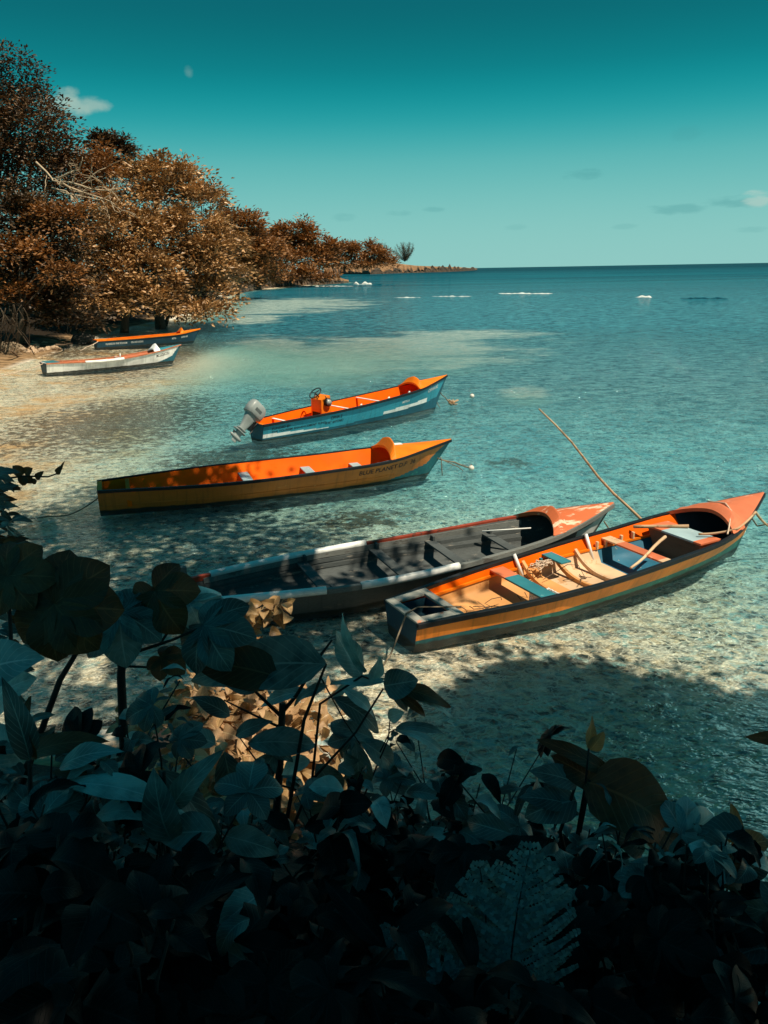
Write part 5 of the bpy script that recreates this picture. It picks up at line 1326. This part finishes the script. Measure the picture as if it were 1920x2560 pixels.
for i, (px, py, Y) in enumerate(SPOTS):
    rng = np.random.default_rng(300 + i); kd = KINDS[i % 4]
    r = plant('undergrowth_shrub', f'shaded {SHAPE[kd]}-leaved shrub, {WHERE[i]}', 'shrub', (px, py + 260), Y, GB); L = Leaves(); paths = []; base = np.array(r.location); c = at(px, py, Y)
    for j in range(9):
        tip = c + rng.normal(size=3) * np.array([.26, .22, .17]) * Y / 3; paths.append((wob(base + rng.normal(size=3) * .05, tip, 5, .06, rng), .009, .004))
        if i % 3 == 1 and j < 6:
            L.palmate(tip, nrm(rng.normal(size=3) * np.array([1, 1, .2]) + np.array([0, -.4, -.2])), np.array([0, -.4, .9]) + rng.normal(size=3) * .3, rng.uniform(.12, .24), int(rng.integers(5, 8)), 'painted_shade_leaf' if rng.random() < PAINTED_SHADE[i] else 'shade_leaf', rng.uniform(.1, .4), rng.uniform(1.7, 2.6), .5)
            continue
        for k in range(7 if i < THIN else 16):
            s = rng.uniform(.55, 1.05); p = base + (tip - base) * s + rng.normal(size=3) * .03; a_ = rng.uniform(0, 6.28); d = np.array([math.cos(a_), math.sin(a_) * .7 - .15, rng.uniform(-.55, .25)]); l = (rng.uniform(.11, .24) if i < THIN else rng.uniform(.05, .13)) * (1.1 if kd != 'lance' else 1.4)
            L.leaf(p, p + nrm(d) * l, l * {'ovate': .5, 'elliptic': .6, 'lance': .26, 'broad': .75}[kd], np.array([0, -.35, .9]) + rng.normal(size=3) * .35, ('painted_shade_leaf' if rng.random() < PAINTED_SHADE[i] else ('shade_leaf' if rng.random() < .8 else 'teal_leaf')), kd, rng.uniform(.02, .3), rng.uniform(.05, .5), rng.uniform(.02, .07), 9, rng.choice([0, .05, .12]))
    L.build(r); stems(r, paths)

# ------------------------------------------------------------------ the big trees standing over the bank (out of frame, they throw the shade)
LIT = [(.8, [(420, 1710), (700, 1690), (850, 1720), (850, 2010), (560, 2020), (440, 1900)]), (-.3, [(830, 1640), (1000, 1690), (1200, 1650), (1220, 1700), (1050, 1800), (1000, 1950), (830, 2000)]), (1.2, [(590, 1510), (720, 1510), (730, 1660), (600, 1660)]),
       (-.3, [(60, 1660), (290, 1640), (290, 1740), (90, 1740)]), (-.3, [(1700, 1930), (1850, 1930), (1870, 2020), (1740, 2020)]), (.4, [(800, 1370), (900, 1340), (900, 1400), (800, 1420)])]


def inside(x, y, Q):
    r_ = False
    for i in range(len(Q)):
        (x1, y1), (x2, y2) = Q[i], Q[(i + 1) % len(Q)]
        if (y1 > y) != (y2 > y) and x < (x2 - x1) * (y - y1) / (y2 - y1) + x1: r_ = not r_
    return r_


def shade_tree(label, foot, hgt, polys, seed, per=70, rc=.62, ll=.26):
    """polys: (survey polygon on the photo, level, clump count, height range, patchiness)"""
    rng = np.random.default_rng(seed); root = empty('shade_tree', (foot[0], foot[1], float(bank_z(np.array(foot[0]), np.array(foot[1])))), label, 'tree', 'big trees over the bank')
    b = np.array(root.location); crown = b + np.array([0, 0, hgt * .62]); P = []; Hd = []; N_ = []; g = MB()
    g.tube(wob(b, crown, 8, .04, rng), list(np.linspace(.5, .28, 8)), 'bark', 10)
    for poly, z, n, (h0, h1), gap in polys:
        Q = np.array([un(x, y, z)[:2] for x, y in poly]); lo, hi = Q.min(0), Q.max(0); k = 0; tries = 0
        while k < n and tries < n * 40:
            tries += 1; p = lo + (hi - lo) * rng.random(2); ins = False
            for i in range(len(Q)):
                (x1, y1), (x2, y2) = Q[i], Q[(i + 1) % len(Q)]
                if (y1 > p[1]) != (y2 > p[1]) and p[0] < (x2 - x1) * (p[1] - y1) / (y2 - y1) + x1: ins = not ins
            if not ins or mnoise.noise((p[0] * .8, p[1] * .8, seed)) < gap: continue
            h = rng.uniform(h0, h1); c = np.array([p[0], p[1], z]) + sdir / sdir[2] * (h - z)
            x, y, Z = proj(c)
            if Z > .2 and -150 < x < 2070 and y > -90: continue           # keep clear of the view
            k += 1
            m_ = int(per * rng.uniform(.6, 1.3)); e = rng.normal(size=(m_, 3)) * rc; e[:, 2] *= .4; P.append(c + e); Hd.append(e + rng.normal(size=(m_, 3)) * .3); N_.append(np.array([0, 0, 1.0]) + rng.normal(size=(m_, 3)) * .5)
            if k % 14 == 0: g.tube(wob(crown + (c - crown) * rng.uniform(0, .1), c, 7, .06, rng, -.4), list(np.linspace(.075, .015, 7)), 'bark', 5)
    P = np.concatenate(P); Hd = np.concatenate(Hd); N_ = np.concatenate(N_); ok = np.ones(len(P), bool)
    for zl, Ql in LIT:                                               # gaps in the crown where the sun comes through
        q = P - np.outer((P[:, 2] - zl) / sdir[2], sdir) - EYE; Z = q @ fwd; Z = np.where(Z < .2, 1e9, Z)
        X_ = 960 + FPX * (q @ rgt) / Z; Y_ = 1280 - FPX * (q @ upv) / Z; r_ = np.zeros(len(P), bool)
        for i in range(len(Ql)):
            (x1, y1), (x2, y2) = Ql[i], Ql[(i + 1) % len(Ql)]
            if y1 != y2: r_ ^= ((y1 > Y_) != (y2 > Y_)) & (X_ < (x2 - x1) * (Y_ - y1) / (y2 - y1) + x1)
        ok &= ~r_
    P, Hd, N_ = P[ok], Hd[ok], N_[ok]
    L = rng.uniform(.7, 1.3, len(P)) * ll; V, F, UV = scatter(P, Hd, N_, L, L * .55)
    npmesh('crown', V - b, F, 'canopy_leaf', root, UV); t_ = g.build('trunk', root); t_.data.transform(Matrix.Translation(-Vector([float(x) for x in b])))


shade_tree('large tree out of view on the bank whose crown shades the dark canoe', (4.5, -1.5), 17,
           [([(-200, 1290), (250, 1225), (700, 1240), (1000, 1330), (1100, 1420), (960, 1640), (700, 1700), (100, 1660), (-200, 1600)], .3, 210, (13, 16), -.2), ([(200, 1150), (540, 1120), (560, 1230), (230, 1260)], .6, 60, (14.5, 16.5), -.6)], 71)
shade_tree('large tree out of view on the bank whose crown shades the right foreground water', (6.5, -2.5), 15,
           [([(1060, 1880), (1230, 1790), (1330, 1745), (1560, 1775), (1760, 1820), (2000, 1850), (2100, 2250), (1650, 2180), (1300, 2080), (1050, 1960)], -.3, 320, (11, 13), -.75)], 72, 95, .48, .34)
shade_tree('large tree out of view behind the viewpoint whose crown shades the plants on the bank', (-2.5, -4), 14,
           [([(-100, 1640), (250, 1720), (460, 1850), (560, 2080), (1000, 2080), (1250, 2040), (1700, 2150), (2200, 2300), (2200, 2700), (-300, 2700), (-500, 2000)], 1.8, 230, (8.5, 12), -.6)], 73, 90)
